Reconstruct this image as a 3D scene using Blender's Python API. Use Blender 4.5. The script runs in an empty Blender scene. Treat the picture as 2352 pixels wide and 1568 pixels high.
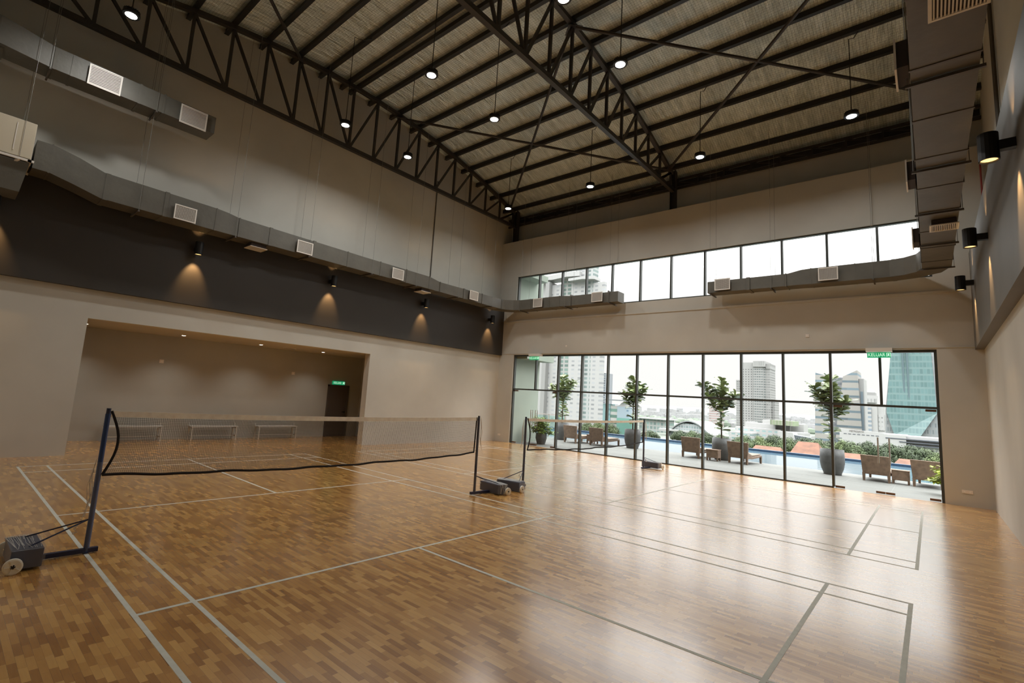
import bpy, math, random
from mathutils import Vector, Matrix
random.seed(7)
C = bpy.context.scene.collection
PI = math.pi
# ------------------------------------------------------------ camera
W, H, FPX = 2352, 1568, 1128.6
yaw, pitch, roll = 0.7314, 0.1322, 0.0629
f = Vector((math.cos(yaw)*math.cos(pitch), math.sin(yaw)*math.cos(pitch), math.sin(pitch)))
r = f.cross(Vector((0, 0, 1))).normalized(); u = r.cross(f)
cr, sr = math.cos(roll), math.sin(roll)
r2 = r*cr + u*sr; u2 = -r*sr + u*cr
cd = bpy.data.cameras.new('camera'); cam = bpy.data.objects.new('camera', cd); C.objects.link(cam)
M = Matrix((r2, u2, -f)).transposed().to_4x4(); M.translation = Vector((-4.3938, -6.9242, 1.9484))
cam.matrix_world = M
cd.sensor_width = 36; cd.sensor_fit = 'HORIZONTAL'; cd.lens = FPX/W*36
cd.shift_x = 48.238/W; cd.shift_y = -21.81/W
cd.clip_start = 0.05; cd.clip_end = 9000
bpy.context.scene.camera = cam
# ------------------------------------------------------------ world, added facade sun, exposure
S = bpy.context.scene
S.view_settings.view_transform = 'Standard'; S.view_settings.look = 'None'
S.view_settings.exposure = 0.4; S.view_settings.gamma = 1
wd = bpy.data.worlds.new('sky'); S.world = wd; wd.use_nodes = True
nt = wd.node_tree; bg = nt.nodes['Background']
tc = nt.nodes.new('ShaderNodeTexCoord'); sx = nt.nodes.new('ShaderNodeSeparateXYZ')
nt.links.new(tc.outputs['Generated'], sx.inputs[0])
rp = nt.nodes.new('ShaderNodeValToRGB'); e = rp.color_ramp.elements
e[0].position = 0.0; e[0].color = (0.109, 0.108, 0.106, 1)
e[1].position = 1.0; e[1].color = (1, 1, 1, 1)
k = e.new(0.20); k.color = (0.112, 0.111, 0.109, 1); k = e.new(0.36); k.color = (0.40, 0.402, 0.40, 1)
k = e.new(0.60); k.color = (0.80, 0.81, 0.83, 1)
nt.links.new(sx.outputs['Z'], rp.inputs[0]); nt.links.new(rp.outputs[0], bg.inputs[0])
SKY = 7.4
bg.inputs[1].default_value = SKY
sd = bpy.data.lights.new('sun', 'SUN'); sd.energy = 0.1; sd.angle = math.radians(60); sd.color = (1, 0.98, 0.95)  # added soft sun under an overcast sky, only to brighten the facades
sun = bpy.data.objects.new('sun', sd); C.objects.link(sun)
sun.rotation_euler = Vector((0.66, 0.22, -0.72)).to_track_quat('-Z', 'Y').to_euler()
LAMP_W, WALL_W, DOWN_W = 48.0, 9.0, 8.0
try:
    S.cycles.use_denoising = True; S.cycles.denoiser = 'OPENIMAGEDENOISE'
    S.cycles.max_bounces = 8; S.cycles.diffuse_bounces = 4; S.cycles.glossy_bounces = 4
    S.cycles.transparent_max_bounces = 16; S.cycles.transmission_bounces = 4
    S.cycles.sample_clamp_indirect = 6; S.cycles.caustics_reflective = False; S.cycles.caustics_refractive = False
except Exception: pass
def portal(y0, y1, z0, z1):
    ld = bpy.data.lights.new('daylight_portal', 'AREA'); ld.shape = 'RECTANGLE'
    ld.size = abs(y1-y0); ld.size_y = z1-z0; ld.cycles.is_portal = True
    o = bpy.data.objects.new('daylight_portal', ld); C.objects.link(o)
    o.matrix_world = Matrix(((0, 0, 1, 13.3), (1, 0, 0, (y0+y1)/2), (0, 1, 0, (z0+z1)/2), (0, 0, 0, 1)))
portal(-7.1, 7.3, 0, 3.95); portal(-7.1, 7.3, 5.95, 7.65)

# ------------------------------------------------------------ materials
OUTK = 1.0
def mat(name, col, rough=0.6, metal=0.0, spec=0.5, alpha=None, noise=0.0, nscale=3.0, bump=0.0, bscale=40.0, emit=None, es=0.0, coat=0.0):
    col = tuple(c*OUTK for c in col)
    m = bpy.data.materials.new(name); m.use_nodes = True
    n = m.node_tree.nodes; l = m.node_tree.links; b = n['Principled BSDF']
    b.inputs['Base Color'].default_value = (*col, 1); b.inputs['Roughness'].default_value = rough
    b.inputs['Metallic'].default_value = metal; b.inputs['Specular IOR Level'].default_value = spec
    if coat: b.inputs['Coat Weight'].default_value = coat
    t = n.new('ShaderNodeTexCoord')
    if noise:
        nz = n.new('ShaderNodeTexNoise'); nz.inputs['Scale'].default_value = nscale; nz.inputs['Detail'].default_value = 4
        l.new(t.outputs['Object'], nz.inputs['Vector'])
        cr_ = n.new('ShaderNodeValToRGB'); a = cr_.color_ramp.elements
        a[0].position = .3; a[1].position = .7
        a[0].color = (*[c*(1-noise) for c in col], 1); a[1].color = (*[min(1, c*(1+noise)) for c in col], 1)
        l.new(nz.outputs['Fac'], cr_.inputs[0]); l.new(cr_.outputs[0], b.inputs['Base Color'])
    if bump:
        n2 = n.new('ShaderNodeTexNoise'); n2.inputs['Scale'].default_value = bscale
        l.new(t.outputs['Object'], n2.inputs['Vector'])
        bp = n.new('ShaderNodeBump'); bp.inputs['Strength'].default_value = bump; bp.inputs['Distance'].default_value = 0.02
        l.new(n2.outputs['Fac'], bp.inputs['Height']); l.new(bp.outputs[0], b.inputs['Normal'])
    if emit: b.inputs['Emission Color'].default_value = (*emit, 1); b.inputs['Emission Strength'].default_value = es
    if alpha is not None: b.inputs['Alpha'].default_value = alpha
    return m
def math_(n, l, op, a, b=None, c=None):
    x = n.new('ShaderNodeMath'); x.operation = op
    for i, v in enumerate((a, b, c)):
        if v is None: continue
        if isinstance(v, (int, float)): x.inputs[i].default_value = v
        else: l.new(v, x.inputs[i])
    return x.outputs[0]
def floor_mat():
    m = mat('parquet', (.3, .15, .06), .22, spec=.6)
    n = m.node_tree.nodes; l = m.node_tree.links; b = n['Principled BSDF']
    t = n.new('ShaderNodeTexCoord'); s = n.new('ShaderNodeSeparateXYZ'); l.new(t.outputs['Object'], s.inputs[0])
    rw, bl = 0.047, 0.21
    row = math_(n, l, 'DIVIDE', s.outputs['X'], rw); rf = math_(n, l, 'FLOOR', row)
    w1 = n.new('ShaderNodeTexWhiteNoise'); w1.noise_dimensions = '1D'; l.new(rf, w1.inputs['W'])
    col = math_(n, l, 'ADD', math_(n, l, 'DIVIDE', s.outputs['Y'], bl), math_(n, l, 'MULTIPLY', w1.outputs['Value'], 3.0)); cf = math_(n, l, 'FLOOR', col)
    cb = n.new('ShaderNodeCombineXYZ'); l.new(rf, cb.inputs[0]); l.new(cf, cb.inputs[1])
    w2 = n.new('ShaderNodeTexWhiteNoise'); w2.noise_dimensions = '3D'; l.new(cb.outputs[0], w2.inputs['Vector'])
    nz = n.new('ShaderNodeTexNoise'); nz.inputs['Scale'].default_value = 1.0; nz.inputs['Detail'].default_value = 5
    mp = n.new('ShaderNodeMapping'); mp.inputs['Scale'].default_value = (60, 5, 1); l.new(t.outputs['Object'], mp.inputs[0]); l.new(mp.outputs[0], nz.inputs['Vector'])
    nb = n.new('ShaderNodeTexNoise'); nb.inputs['Scale'].default_value = 0.9; l.new(t.outputs['Object'], nb.inputs['Vector'])
    v = math_(n, l, 'ADD', math_(n, l, 'MULTIPLY', w2.outputs['Value'], .66), math_(n, l, 'MULTIPLY', nz.outputs['Fac'], .26))
    v = math_(n, l, 'ADD', v, math_(n, l, 'MULTIPLY', nb.outputs['Fac'], .12))
    rp = n.new('ShaderNodeValToRGB'); e = rp.color_ramp.elements
    e[0].position = .12; e[0].color = (.33, .135, .030, 1); e[1].position = .90; e[1].color = (.76, .42, .115, 1)
    k = e.new(.5); k.color = (.55, .262, .062, 1)
    l.new(v, rp.inputs[0])
    # joints between strips
    fx = math_(n, l, 'FRACT', row); fy = math_(n, l, 'FRACT', col)
    gx = math_(n, l, 'GREATER_THAN', math_(n, l, 'ABSOLUTE', math_(n, l, 'SUBTRACT', fx, .5)), .485)
    gy = math_(n, l, 'GREATER_THAN', math_(n, l, 'ABSOLUTE', math_(n, l, 'SUBTRACT', fy, .5)), .497)
    g = math_(n, l, 'MAXIMUM', gx, gy)
    mx = n.new('ShaderNodeMixRGB'); mx.inputs[2].default_value = (.13, .055, .02, 1)
    l.new(math_(n, l, 'MULTIPLY', g, .6), mx.inputs[0]); l.new(rp.outputs[0], mx.inputs[1]); l.new(mx.outputs[0], b.inputs['Base Color'])
    rr = math_(n, l, 'ADD', .17, math_(n, l, 'MULTIPLY', nb.outputs['Fac'], .10)); rr = math_(n, l, 'ADD', rr, math_(n, l, 'MULTIPLY', w2.outputs['Value'], .06))
    l.new(rr, b.inputs['Roughness']); b.inputs['IOR'].default_value = 1.5; b.inputs['Coat Weight'].default_value = 1.0; b.inputs['Coat IOR'].default_value = 1.95; b.inputs['Coat Roughness'].default_value = .21
    bp = n.new('ShaderNodeBump'); bp.inputs['Strength'].default_value = .035; bp.inputs['Distance'].default_value = .01
    hh = math_(n, l, 'ADD', w2.outputs['Value'], math_(n, l, 'MULTIPLY', nz.outputs['Fac'], .6))
    l.new(hh, bp.inputs['Height']); l.new(bp.outputs[0], b.inputs['Normal'])
    return m
def foil_mat():
    m = mat('roof_foil', (.50, .50, .46), .27, metal=.4)
    n = m.node_tree.nodes; l = m.node_tree.links; b = n['Principled BSDF']
    t = n.new('ShaderNodeTexCoord'); s = n.new('ShaderNodeSeparateXYZ'); l.new(t.outputs['Object'], s.inputs[0])
    def line(o, p, w):
        fr = math_(n, l, 'FRACT', math_(n, l, 'DIVIDE', o, p)); return math_(n, l, 'LESS_THAN', fr, w)
    g = math_(n, l, 'MAXIMUM', line(s.outputs['X'], .075, .07), line(s.outputs['Y'], .075, .07))
    mp = n.new('ShaderNodeMapping'); mp.inputs['Scale'].default_value = (1.3, 6, 1); l.new(t.outputs['Object'], mp.inputs[0])
    nz = n.new('ShaderNodeTexNoise'); nz.inputs['Scale'].default_value = 1; nz.inputs['Detail'].default_value = 6; nz.inputs['Roughness'].default_value = .65; l.new(mp.outputs[0], nz.inputs['Vector'])
    rp = n.new('ShaderNodeValToRGB'); e = rp.color_ramp.elements; e[0].position = .35; e[1].position = .68
    e[0].color = (.60, .68, .64, 1); e[1].color = (.90, 1.0, .97, 1); l.new(nz.outputs['Fac'], rp.inputs[0])  # cool green cast of pool and glass light painted into the foil colour
    mx = n.new('ShaderNodeMixRGB'); mx.inputs[2].default_value = (.10, .09, .08, 1); l.new(math_(n, l, 'MULTIPLY', g, .75), mx.inputs[0]); l.new(rp.outputs[0], mx.inputs[1]); l.new(mx.outputs[0], b.inputs['Base Color'])
    bp = n.new('ShaderNodeBump'); bp.inputs['Strength'].default_value = 1.0; bp.inputs['Distance'].default_value = .12
    l.new(nz.outputs['Fac'], bp.inputs['Height']); l.new(bp.outputs[0], b.inputs['Normal'])
    return m
def glass_mat(name, tint, refl=1.0):
    m = bpy.data.materials.new(name); m.use_nodes = True; n = m.node_tree.nodes; l = m.node_tree.links; n.clear()
    o = n.new('ShaderNodeOutputMaterial'); mx = n.new('ShaderNodeMixShader'); tr = n.new('ShaderNodeBsdfTransparent'); gl = n.new('ShaderNodeBsdfGlossy')
    lw = n.new('ShaderNodeLayerWeight'); lw.inputs[0].default_value = .5
    fr = math_(n, l, 'ADD', .022, math_(n, l, 'MULTIPLY', math_(n, l, 'POWER', lw.outputs['Facing'], 5.0), .6))
    tr.inputs[0].default_value = (*tint, 1); gl.inputs['Roughness'].default_value = .01
    l.new(math_(n, l, 'MULTIPLY', fr, refl), mx.inputs[0]); l.new(tr.outputs[0], mx.inputs[1]); l.new(gl.outputs[0], mx.inputs[2]); l.new(mx.outputs[0], o.inputs[0])
    return m
def plaster(name, col):
    m = mat(name, col, .75, spec=.25)
    n = m.node_tree.nodes; l = m.node_tree.links; b = n['Principled BSDF']; t = n.new('ShaderNodeTexCoord')
    a = n.new('ShaderNodeTexNoise'); a.inputs['Scale'].default_value = .55; a.inputs['Detail'].default_value = 6; l.new(t.outputs['Object'], a.inputs['Vector'])
    rp = n.new('ShaderNodeValToRGB'); e = rp.color_ramp.elements; e[0].position = .32; e[1].position = .7
    e[0].color = (*[c*.90 for c in col], 1); e[1].color = (*[c*1.06 for c in col], 1); l.new(a.outputs['Fac'], rp.inputs[0]); l.new(rp.outputs[0], b.inputs['Base Color'])
    return m
def window_wall_mat(name, wall, glass, axis, pu, pz, fu, fz, var=(.75, 1.5)):
    """facade: rectangular window openings of colour glass in a wall of colour wall, repeated every pu along axis and pz up"""
    m = mat(name, wall, .6); wall = tuple(c*OUTK for c in wall); glass = tuple(c*OUTK for c in glass); n = m.node_tree.nodes; l = m.node_tree.links; b = n['Principled BSDF']
    t = n.new('ShaderNodeTexCoord'); s = n.new('ShaderNodeSeparateXYZ'); l.new(t.outputs['Object'], s.inputs[0])
    def band(o, p, w):
        fr = math_(n, l, 'FRACT', math_(n, l, 'DIVIDE', o, p)); return math_(n, l, 'LESS_THAN', math_(n, l, 'ABSOLUTE', math_(n, l, 'SUBTRACT', fr, .5)), w/2)
    g = band(s.outputs['Z'], pz, fz)
    if pu: g = math_(n, l, 'MULTIPLY', g, band(s.outputs[axis], pu, fu))
    ui = math_(n, l, 'FLOOR', math_(n, l, 'DIVIDE', s.outputs[axis], pu or 9)); zi = math_(n, l, 'FLOOR', math_(n, l, 'DIVIDE', s.outputs['Z'], pz))
    cb = n.new('ShaderNodeCombineXYZ'); l.new(ui, cb.inputs[0]); l.new(zi, cb.inputs[1]); wn = n.new('ShaderNodeTexWhiteNoise'); l.new(cb.outputs[0], wn.inputs['Vector'])
    gm = n.new('ShaderNodeMixRGB'); gm.inputs[1].default_value = (*[c*var[0] for c in glass], 1); gm.inputs[2].default_value = (*[min(1, c*var[1]) for c in glass], 1); l.new(wn.outputs['Value'], gm.inputs[0])
    mx = n.new('ShaderNodeMixRGB'); mx.inputs[1].default_value = (*wall, 1); l.new(g, mx.inputs[0]); l.new(gm.outputs[0], mx.inputs[2]); l.new(mx.outputs[0], b.inputs['Base Color'])
    return m
FLOOR = floor_mat(); FOIL = foil_mat()
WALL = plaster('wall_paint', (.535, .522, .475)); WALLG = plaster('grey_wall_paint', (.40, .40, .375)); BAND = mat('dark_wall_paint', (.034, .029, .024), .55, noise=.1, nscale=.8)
BANDR = mat('dark_beam_paint', (.125, .118, .106), .55, noise=.12, nscale=.9)
STEEL = mat('black_steel', (.030, .026, .024), .5); PURL = mat('purlin_steel', (.022, .022, .022), .45)
BLACK = mat('black_metal', (.006, .006, .006), .5); FRAME = mat('window_frame_metal', (.045, .05, .045), .4)
DUCT = mat('duct_insulation', (.115, .110, .093), .5, noise=.12, nscale=2.5, bump=.15, bscale=12)
SEAM = mat('duct_seam', (.09, .08, .068), .5); ROD = mat('hanger_steel', (.20, .195, .18), .5, metal=.3)
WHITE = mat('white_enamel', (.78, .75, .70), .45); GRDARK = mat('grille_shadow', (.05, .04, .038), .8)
CAB = mat('cream_cabinet', (.62, .56, .44), .5); LINE = mat('court_paint', (.62, .61, .54), .75, spec=.25, noise=.06, nscale=14)
LENS = mat('lamp_lens', (1, 1, 1), .5, emit=(1, .97, .9), es=14); WLENS = mat('warm_lamp_lens', (1, .8, .5), .5, emit=(1, .60, .22), es=1.6)
GLASS = glass_mat('window_glass', (.985, .99, .983), 1.0); BGLASS = glass_mat('balustrade_glass', (.80, .93, .89), 1.0)
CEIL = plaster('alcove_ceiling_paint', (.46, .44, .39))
BLUE = mat('blue_paint', (.007, .035, .14), .3); NAVY = mat('navy_paint', (.010, .017, .06), .35)
WRAP = mat('plastic_wrap', (.75, .78, .8), .22, alpha=.11, bump=.6, bscale=60); WRAPR = mat('crinkled_wrap', (.85, .85, .83), .3, alpha=.75)
WHEEL = mat('white_wheel_plastic', (.75, .74, .66), .45); TAPE = mat('net_tape', (.95, .90, .82), .8, noise=.12, nscale=9)
NETB = mat('net_black', (.012, .010, .010), .9); NETC = mat('net_cord', (.035, .025, .02), .9); STRING = mat('white_string', (.72, .68, .62), .8)
BENCH = mat('bench_grey', (.50, .49, .46), .5); DOOR = mat('door_laminate', (.085, .07, .06), .5)
GREEN = mat('exit_sign_green', (.01, .28, .12), .5, emit=(.01, .42, .17), es=.45); SIGNW = mat('exit_sign_letters', (.7, .95, .8), .5, emit=(.6, 1, .75), es=.55)
CHROME = mat('brushed_steel', (.42, .38, .34), .35, metal=.8); BRONZE = mat('door_patch_metal', (.16, .10, .07), .4, metal=.5)
SOCK = mat('socket_plastic', (.72, .66, .60), .45); PIPER = mat('red_pipe', (.25, .03, .02), .5)

# ------------------------------------------------------------ mesh helpers
class MB:
    def __init__(s): s.v = []; s.f = []
    def add(s, vs, fs):
        o = len(s.v); s.v += [tuple(p) for p in vs]; s.f += [tuple(i+o for i in q) for q in fs]; return s
    def box(s, x0, y0, z0, x1, y1, z1):
        x0, x1 = sorted((x0, x1)); y0, y1 = sorted((y0, y1)); z0, z1 = sorted((z0, z1))
        return s.add([(x0, y0, z0), (x1, y0, z0), (x1, y1, z0), (x0, y1, z0), (x0, y0, z1), (x1, y0, z1), (x1, y1, z1), (x0, y1, z1)],
                     [(0, 3, 2, 1), (4, 5, 6, 7), (0, 1, 5, 4), (1, 2, 6, 5), (2, 3, 7, 6), (3, 0, 4, 7)])
    def bar(s, p, q, w, h=None, up=(0, 0, 1)):
        p = Vector(p); q = Vector(q); d = (q-p).normalized(); up = Vector(up)
        a = d.cross(up)
        if a.length < 1e-3: a = d.cross(Vector((0, 1, 0)))
        a.normalize(); b = a.cross(d); h = h or w
        vs = []
        for c in (p, q):
            for (i, j) in ((-1, -1), (1, -1), (1, 1), (-1, 1)): vs.append(c + a*i*w/2 + b*j*h/2)
        return s.add(vs, [(0, 1, 2, 3), (7, 6, 5, 4), (0, 4, 5, 1), (1, 5, 6, 2), (2, 6, 7, 3), (3, 7, 4, 0)])
    def tube(s, pts, rad, n=8, cap=True):
        pts = [Vector(p) for p in pts]; rs = rad if isinstance(rad, (list, tuple)) else [rad]*len(pts)
        o = len(s.v); ref = Vector((0, 0, 1))
        d0 = (pts[1]-pts[0]).normalized()
        if abs(d0.z) > .9: ref = Vector((0, 1, 0))
        for i, p in enumerate(pts):
            d = (pts[min(i+1, len(pts)-1)]-pts[max(i-1, 0)]).normalized()
            a = d.cross(ref).normalized(); b = a.cross(d)
            for k in range(n):
                t = 2*PI*k/n; s.v.append(tuple(p + (a*math.cos(t)+b*math.sin(t))*rs[i]))
        for i in range(len(pts)-1):
            for k in range(n):
                k2 = (k+1) % n; s.f.append((o+i*n+k, o+i*n+k2, o+(i+1)*n+k2, o+(i+1)*n+k))
        if cap:
            s.f.append(tuple(o+k for k in range(n))[::-1]); s.f.append(tuple(o+(len(pts)-1)*n+k for k in range(n)))
        return s
    def lathe(s, prof, c=(0, 0, 0), n=24, axis='Z'):
        o = len(s.v)
        for (rr, z) in prof:
            for k in range(n):
                t = 2*PI*k/n; x, y = rr*math.cos(t), rr*math.sin(t)
                p = (x, y, z) if axis == 'Z' else ((z, x, y) if axis == 'X' else (x, z, y))
                s.v.append((p[0]+c[0], p[1]+c[1], p[2]+c[2]))
        for i in range(len(prof)-1):
            for k in range(n):
                k2 = (k+1) % n; s.f.append((o+i*n+k, o+i*n+k2, o+(i+1)*n+k2, o+(i+1)*n+k))
        return s
    def quad(s, a, b, c, d): return s.add([a, b, c, d], [(0, 1, 2, 3)])
    def prism(s, poly, z0, z1):      # poly in xy
        n = len(poly); vs = [(x, y, z0) for x, y in poly] + [(x, y, z1) for x, y in poly]
        return s.add(vs, [tuple(range(n))[::-1], tuple(range(n, 2*n))] + [(i, (i+1) % n, n+(i+1) % n, n+i) for i in range(n)])
    def xprism(s, poly, x0, x1):     # poly in yz, extruded along x
        n = len(poly); vs = [(x0, y, z) for y, z in poly] + [(x1, y, z) for y, z in poly]
        return s.add(vs, [tuple(range(n)), tuple(range(n, 2*n))[::-1]] + [(i, n+i, n+(i+1) % n, (i+1) % n) for i in range(n)])
    def yprism(s, poly, y0, y1):     # poly in xz, extruded along y
        n = len(poly); vs = [(x, y0, z) for x, z in poly] + [(x, y1, z) for x, z in poly]
        return s.add(vs, [tuple(range(n))[::-1], tuple(range(n, 2*n))] + [(i, (i+1) % n, n+(i+1) % n, n+i) for i in range(n)])
    def duct(s, path):               # stations (x, y, width, z bottom, z top), mitred in plan
        P = [Vector((p[0], p[1], 0)) for p in path]; st = []
        for i, p in enumerate(path):
            a = (P[i]-P[i-1]).normalized() if i else None; b = (P[i+1]-P[i]).normalized() if i < len(P)-1 else None
            d = (a+b).normalized() if a and b else (a or b)
            nrm = Vector((-d.y, d.x, 0)); k = 1/max(.5, nrm.dot(Vector((-(a or b).y, (a or b).x, 0))))
            w = p[2]/2*k; L = P[i]+nrm*w; R = P[i]-nrm*w
            st.append([(L.x, L.y, p[3]), (R.x, R.y, p[3]), (R.x, R.y, p[4]), (L.x, L.y, p[4])])
        o = len(s.v)
        for q in st: s.v += q
        for i in range(len(st)-1):
            for k in range(4):
                k2 = (k+1) % 4; s.f.append((o+i*4+k, o+i*4+k2, o+i*4+4+k2, o+i*4+4+k))
        e_ = o+4*(len(st)-1)
        s.f += [(o+3, o+2, o+1, o), (e_, e_+1, e_+2, e_+3)]
        return s
    def build(s, name, m, parent=None, bevel=0, smooth=False):
        me = bpy.data.meshes.new(name); me.from_pydata(s.v, [], s.f); me.materials.append(m); me.update()
        if smooth:
            for p in me.polygons: p.use_smooth = True
        o = bpy.data.objects.new(name, me); C.objects.link(o)
        if parent: o.parent = parent; o.matrix_parent_inverse = parent_inv(parent)
        if bevel:
            b = o.modifiers.new('bevel', 'BEVEL'); b.width = bevel; b.segments = 2; b.limit_method = 'ANGLE'
        return o
def parent_inv(p):
    mt = Matrix.Identity(4); q = p
    chain = []
    while q: chain.append(q); q = q.parent
    for q in reversed(chain): mt = mt @ q.matrix_parent_inverse @ q.matrix_basis
    return mt.inverted()
def tag(o, label=None, cat=None, group=None, kind=None):
    if label: o['label'] = label
    if cat: o['category'] = cat
    if group: o['group'] = group
    if kind: o['kind'] = kind
    return o
def empty(name, loc=(0, 0, 0), rz=0.0, label=None, cat=None, group=None, kind=None):
    o = bpy.data.objects.new(name, None); C.objects.link(o); o.location = loc; o.rotation_euler = (0, 0, rz); o.empty_display_size = .1
    return tag(o, label, cat, group, kind)
KIDS = {}
def local(mb, name, m, root, **k):   # mesh given in the root's own coordinates
    o = mb.build(name, m, None, **k); o.parent = root; return o
def copy_tree(o, parent=None):
    c = o.copy(); C.objects.link(c)
    if parent: c.parent = parent
    for ch in list(o.children): copy_tree(ch, c)
    return c
def struct(o, label=None): o['kind'] = 'structure'; return tag(o, label)
ORD = ['first', 'second', 'third', 'fourth', 'fifth', 'sixth', 'seventh', 'eighth', 'ninth', 'tenth', 'eleventh', 'twelfth', 'thirteenth', 'fourteenth', 'fifteenth', 'sixteenth', 'seventeenth', 'eighteenth', 'nineteenth', 'twentieth', 'twenty-first']
def text_mesh(txt, size, mtx, name, m, parent, depth=.004, xs=1.0, bold=0.0):
    cu = bpy.data.curves.new(name, 'FONT'); cu.body = txt; cu.size = size; cu.extrude = depth; cu.align_x = 'CENTER'; cu.align_y = 'CENTER'; cu.offset = bold
    t = bpy.data.objects.new(name, cu); C.objects.link(t); bpy.context.view_layer.update()
    me = bpy.data.meshes.new_from_object(t.evaluated_get(bpy.context.evaluated_depsgraph_get())); bpy.data.objects.remove(t)
    me.transform(mtx @ Matrix.Diagonal((xs, 1, 1, 1))); me.materials.clear(); me.materials.append(m)
    o = bpy.data.objects.new(name, me); C.objects.link(o); o.parent = parent; o.matrix_parent_inverse = parent_inv(parent); return o

# ------------------------------------------------------------ room shell
XW, XB, YL, YR = 13.1, -5.15, 8.15, -8.02
floor = struct(MB().box(XB-.2, YR-.3, -.3, XW+.02, 11.4, 0).build('floor', FLOOR), 'glossy mosaic parquet floor')
def court(cx, cy):
    m = MB(); w = .02
    def v(x, y0, y1): m.box(cx+x-w, cy+y0, .0002, cx+x+w, cy+y1, .0014)
    def h(y, x0, x1): m.box(cx+x0, cy+y-w, .0002, cx+x1, cy+y+w, .0016)
    for x in (-3.03, -2.59, 2.59, 3.03): v(x, -6.7, 6.7)
    for y in (-6.68, -5.92, -1.98, 1.98, 5.92, 6.68): h(y, -3.05, 3.05)
    v(0, -6.7, -1.98); v(0, 1.98, 6.7)
    return m
court(0, 0).build('court_marking', LINE, floor); court(7.826, -.021).build('court_marking', LINE, floor)
m = MB(); OX0, OX1, OZ = -2.12, 5.95, 3.235
m.box(XB, YL, 0, OX0, YL+.3, 3.95); m.box(OX1, YL, 0, XW+.25, YL+.3, 3.95); m.box(OX0, YL, OZ, OX1, YL+.3, 3.95)
m.box(XB, 8.35, 3.95, 13.9, 8.6, 13.2)
struct(m.build('wall_left', WALL))
struct(MB().box(XB, 8.0, 3.93, XW, 8.349, 6.45).build('trim_1', BAND), 'near-black painted band along the left wall')
struct(MB().box(XB, -8.299, 3.93, XW, -7.85, 6.46).build('trim_2', BANDR), 'dark boxed beam along the right wall')
m = MB(); m.box(XB, YR-.3, 0, XW+.25, YR, 3.93); m.box(XB, -8.6, 3.93, 13.9, -8.3, 13.2)
struct(m.build('wall_right', WALL))
struct(MB().box(XB-.25, -8.6, 0, XB, 8.6, 13.2).build('wall_back', WALL))
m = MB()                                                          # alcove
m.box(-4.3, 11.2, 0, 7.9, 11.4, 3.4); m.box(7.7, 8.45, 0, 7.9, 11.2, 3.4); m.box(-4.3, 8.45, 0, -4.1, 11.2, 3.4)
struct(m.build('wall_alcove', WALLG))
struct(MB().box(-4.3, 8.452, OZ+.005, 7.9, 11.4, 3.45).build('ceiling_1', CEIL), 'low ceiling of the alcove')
m = MB(); LY0, LY1, LT = -7.12, 7.3, 3.95                          # window wall
m.box(XW, LY1, 0, XW+.25, 8.6, 9.38); m.box(XW, -8.6, 0, XW+.25, LY0, 9.38); m.box(XW, LY0, LT, XW+.25, LY1, 5.93); m.box(XW, LY0, 7.66, XW+.25, LY1, 9.38)
m.box(XW+.25, -8.6, 9.2, 13.9, 8.6, 9.38); m.box(13.75, -8.6, 9.38, 13.9, 8.6, 10.52)
struct(m.build('wall_front', WALL))
struct(MB().box(13.8, -8.6, 10.52, 13.95, 8.6, 12.2).build('trim_3', STEEL), 'black cladding above the window wall')
m = MB(); m.box(XW-.03, -7.6, 5.46, XW, 7.86, 5.53); m.box(XW-.03, 7.80, 5.53, XW, 7.86, 5.85)
m.box(XW-.02, -7.85, 3.99, XW, 8.0, 4.01)
struct(m.build('trim_4', WALL), 'thin raised ledge between the two rows of windows')
m = MB(); m.box(XW-.012, LY0, 7.62, XW+.1, LY1, 7.72)
struct(m.build('trim_5', WALL), 'pale reveal over the high windows')
m = MB(); sx_ = [12.35, 12.7, 13.05, 13.4, 13.85]
for a, b in zip(sx_, sx_[1:]): za, zb = [12.40-.0195*(q-3.97)**2 for q in (a, b)]; m.yprism([(a, za+.275), (b, zb+.275), (b, zb+.295), (a, za+.295)], -8.3, 8.35)
struct(m.build('trim_6', STEEL), 'black lining under the roof edge')
# roof
def zc(x): return 12.40 - .0195*(x-3.97)**2
XN = [3.97+k for k in range(-9, 10)]
m = MB(); xs = [XB-.3+i*.5 for i in range(41)]
for j in range(34):
    y0 = -8.6+j*.506; 
    for i in range(40):
        a, b = xs[i], xs[i+1]; m.quad((a, y0, zc(a)+.30), (a, y0+.506, zc(a)+.30), (b, y0+.506, zc(b)+.30), (b, y0, zc(b)+.30))
ceil = m.build('ceiling', FOIL)
sol = ceil.modifiers.new('thickness', 'SOLIDIFY'); sol.thickness = -.06; struct(ceil, 'curved roof lined with silver foil and wire mesh')

# ------------------------------------------------------------ trusses, purlins, braces
def truss(Y, label):
    root = empty('roof_truss', (3.97, Y, 10.15), 0, label, 'truss', 'steel roof trusses')
    m = MB()
    xs = [XB+.1]+XN+[13.05]; xs = sorted(x for x in xs if x > XB)
    for a, b in zip(xs, xs[1:]): m.bar((a, Y, zc(a)), (b+.02, Y, zc(b)), .13, .13)
    m.build('top_chord', STEEL, root)
    MB().bar((XB+.1, Y, 10.15), (13.2, Y, 10.15), .13, .13).build('bottom_chord', STEEL, root)
    for k, x in enumerate(XN):
        kk = k-9
        if x > XB+.2: MB().bar((x, Y, 10.21), (x, Y, zc(x)-.06), .075).build('web_member', STEEL, root)
        if kk < 0 and x > XB+.2: MB().bar((x, Y, zc(x)-.06), (x+.96, Y, 10.2), .07).build('web_member', STEEL, root)
        if kk > 0: MB().bar((x, Y, zc(x)-.06), (x-.96, Y, 10.2), .07).build('web_member', STEEL, root)
    MB().bar((12.1, Y, 10.2), (12.95, Y, zc(12.95)-.05), .07).build('web_member', STEEL, root)
    return root
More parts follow.
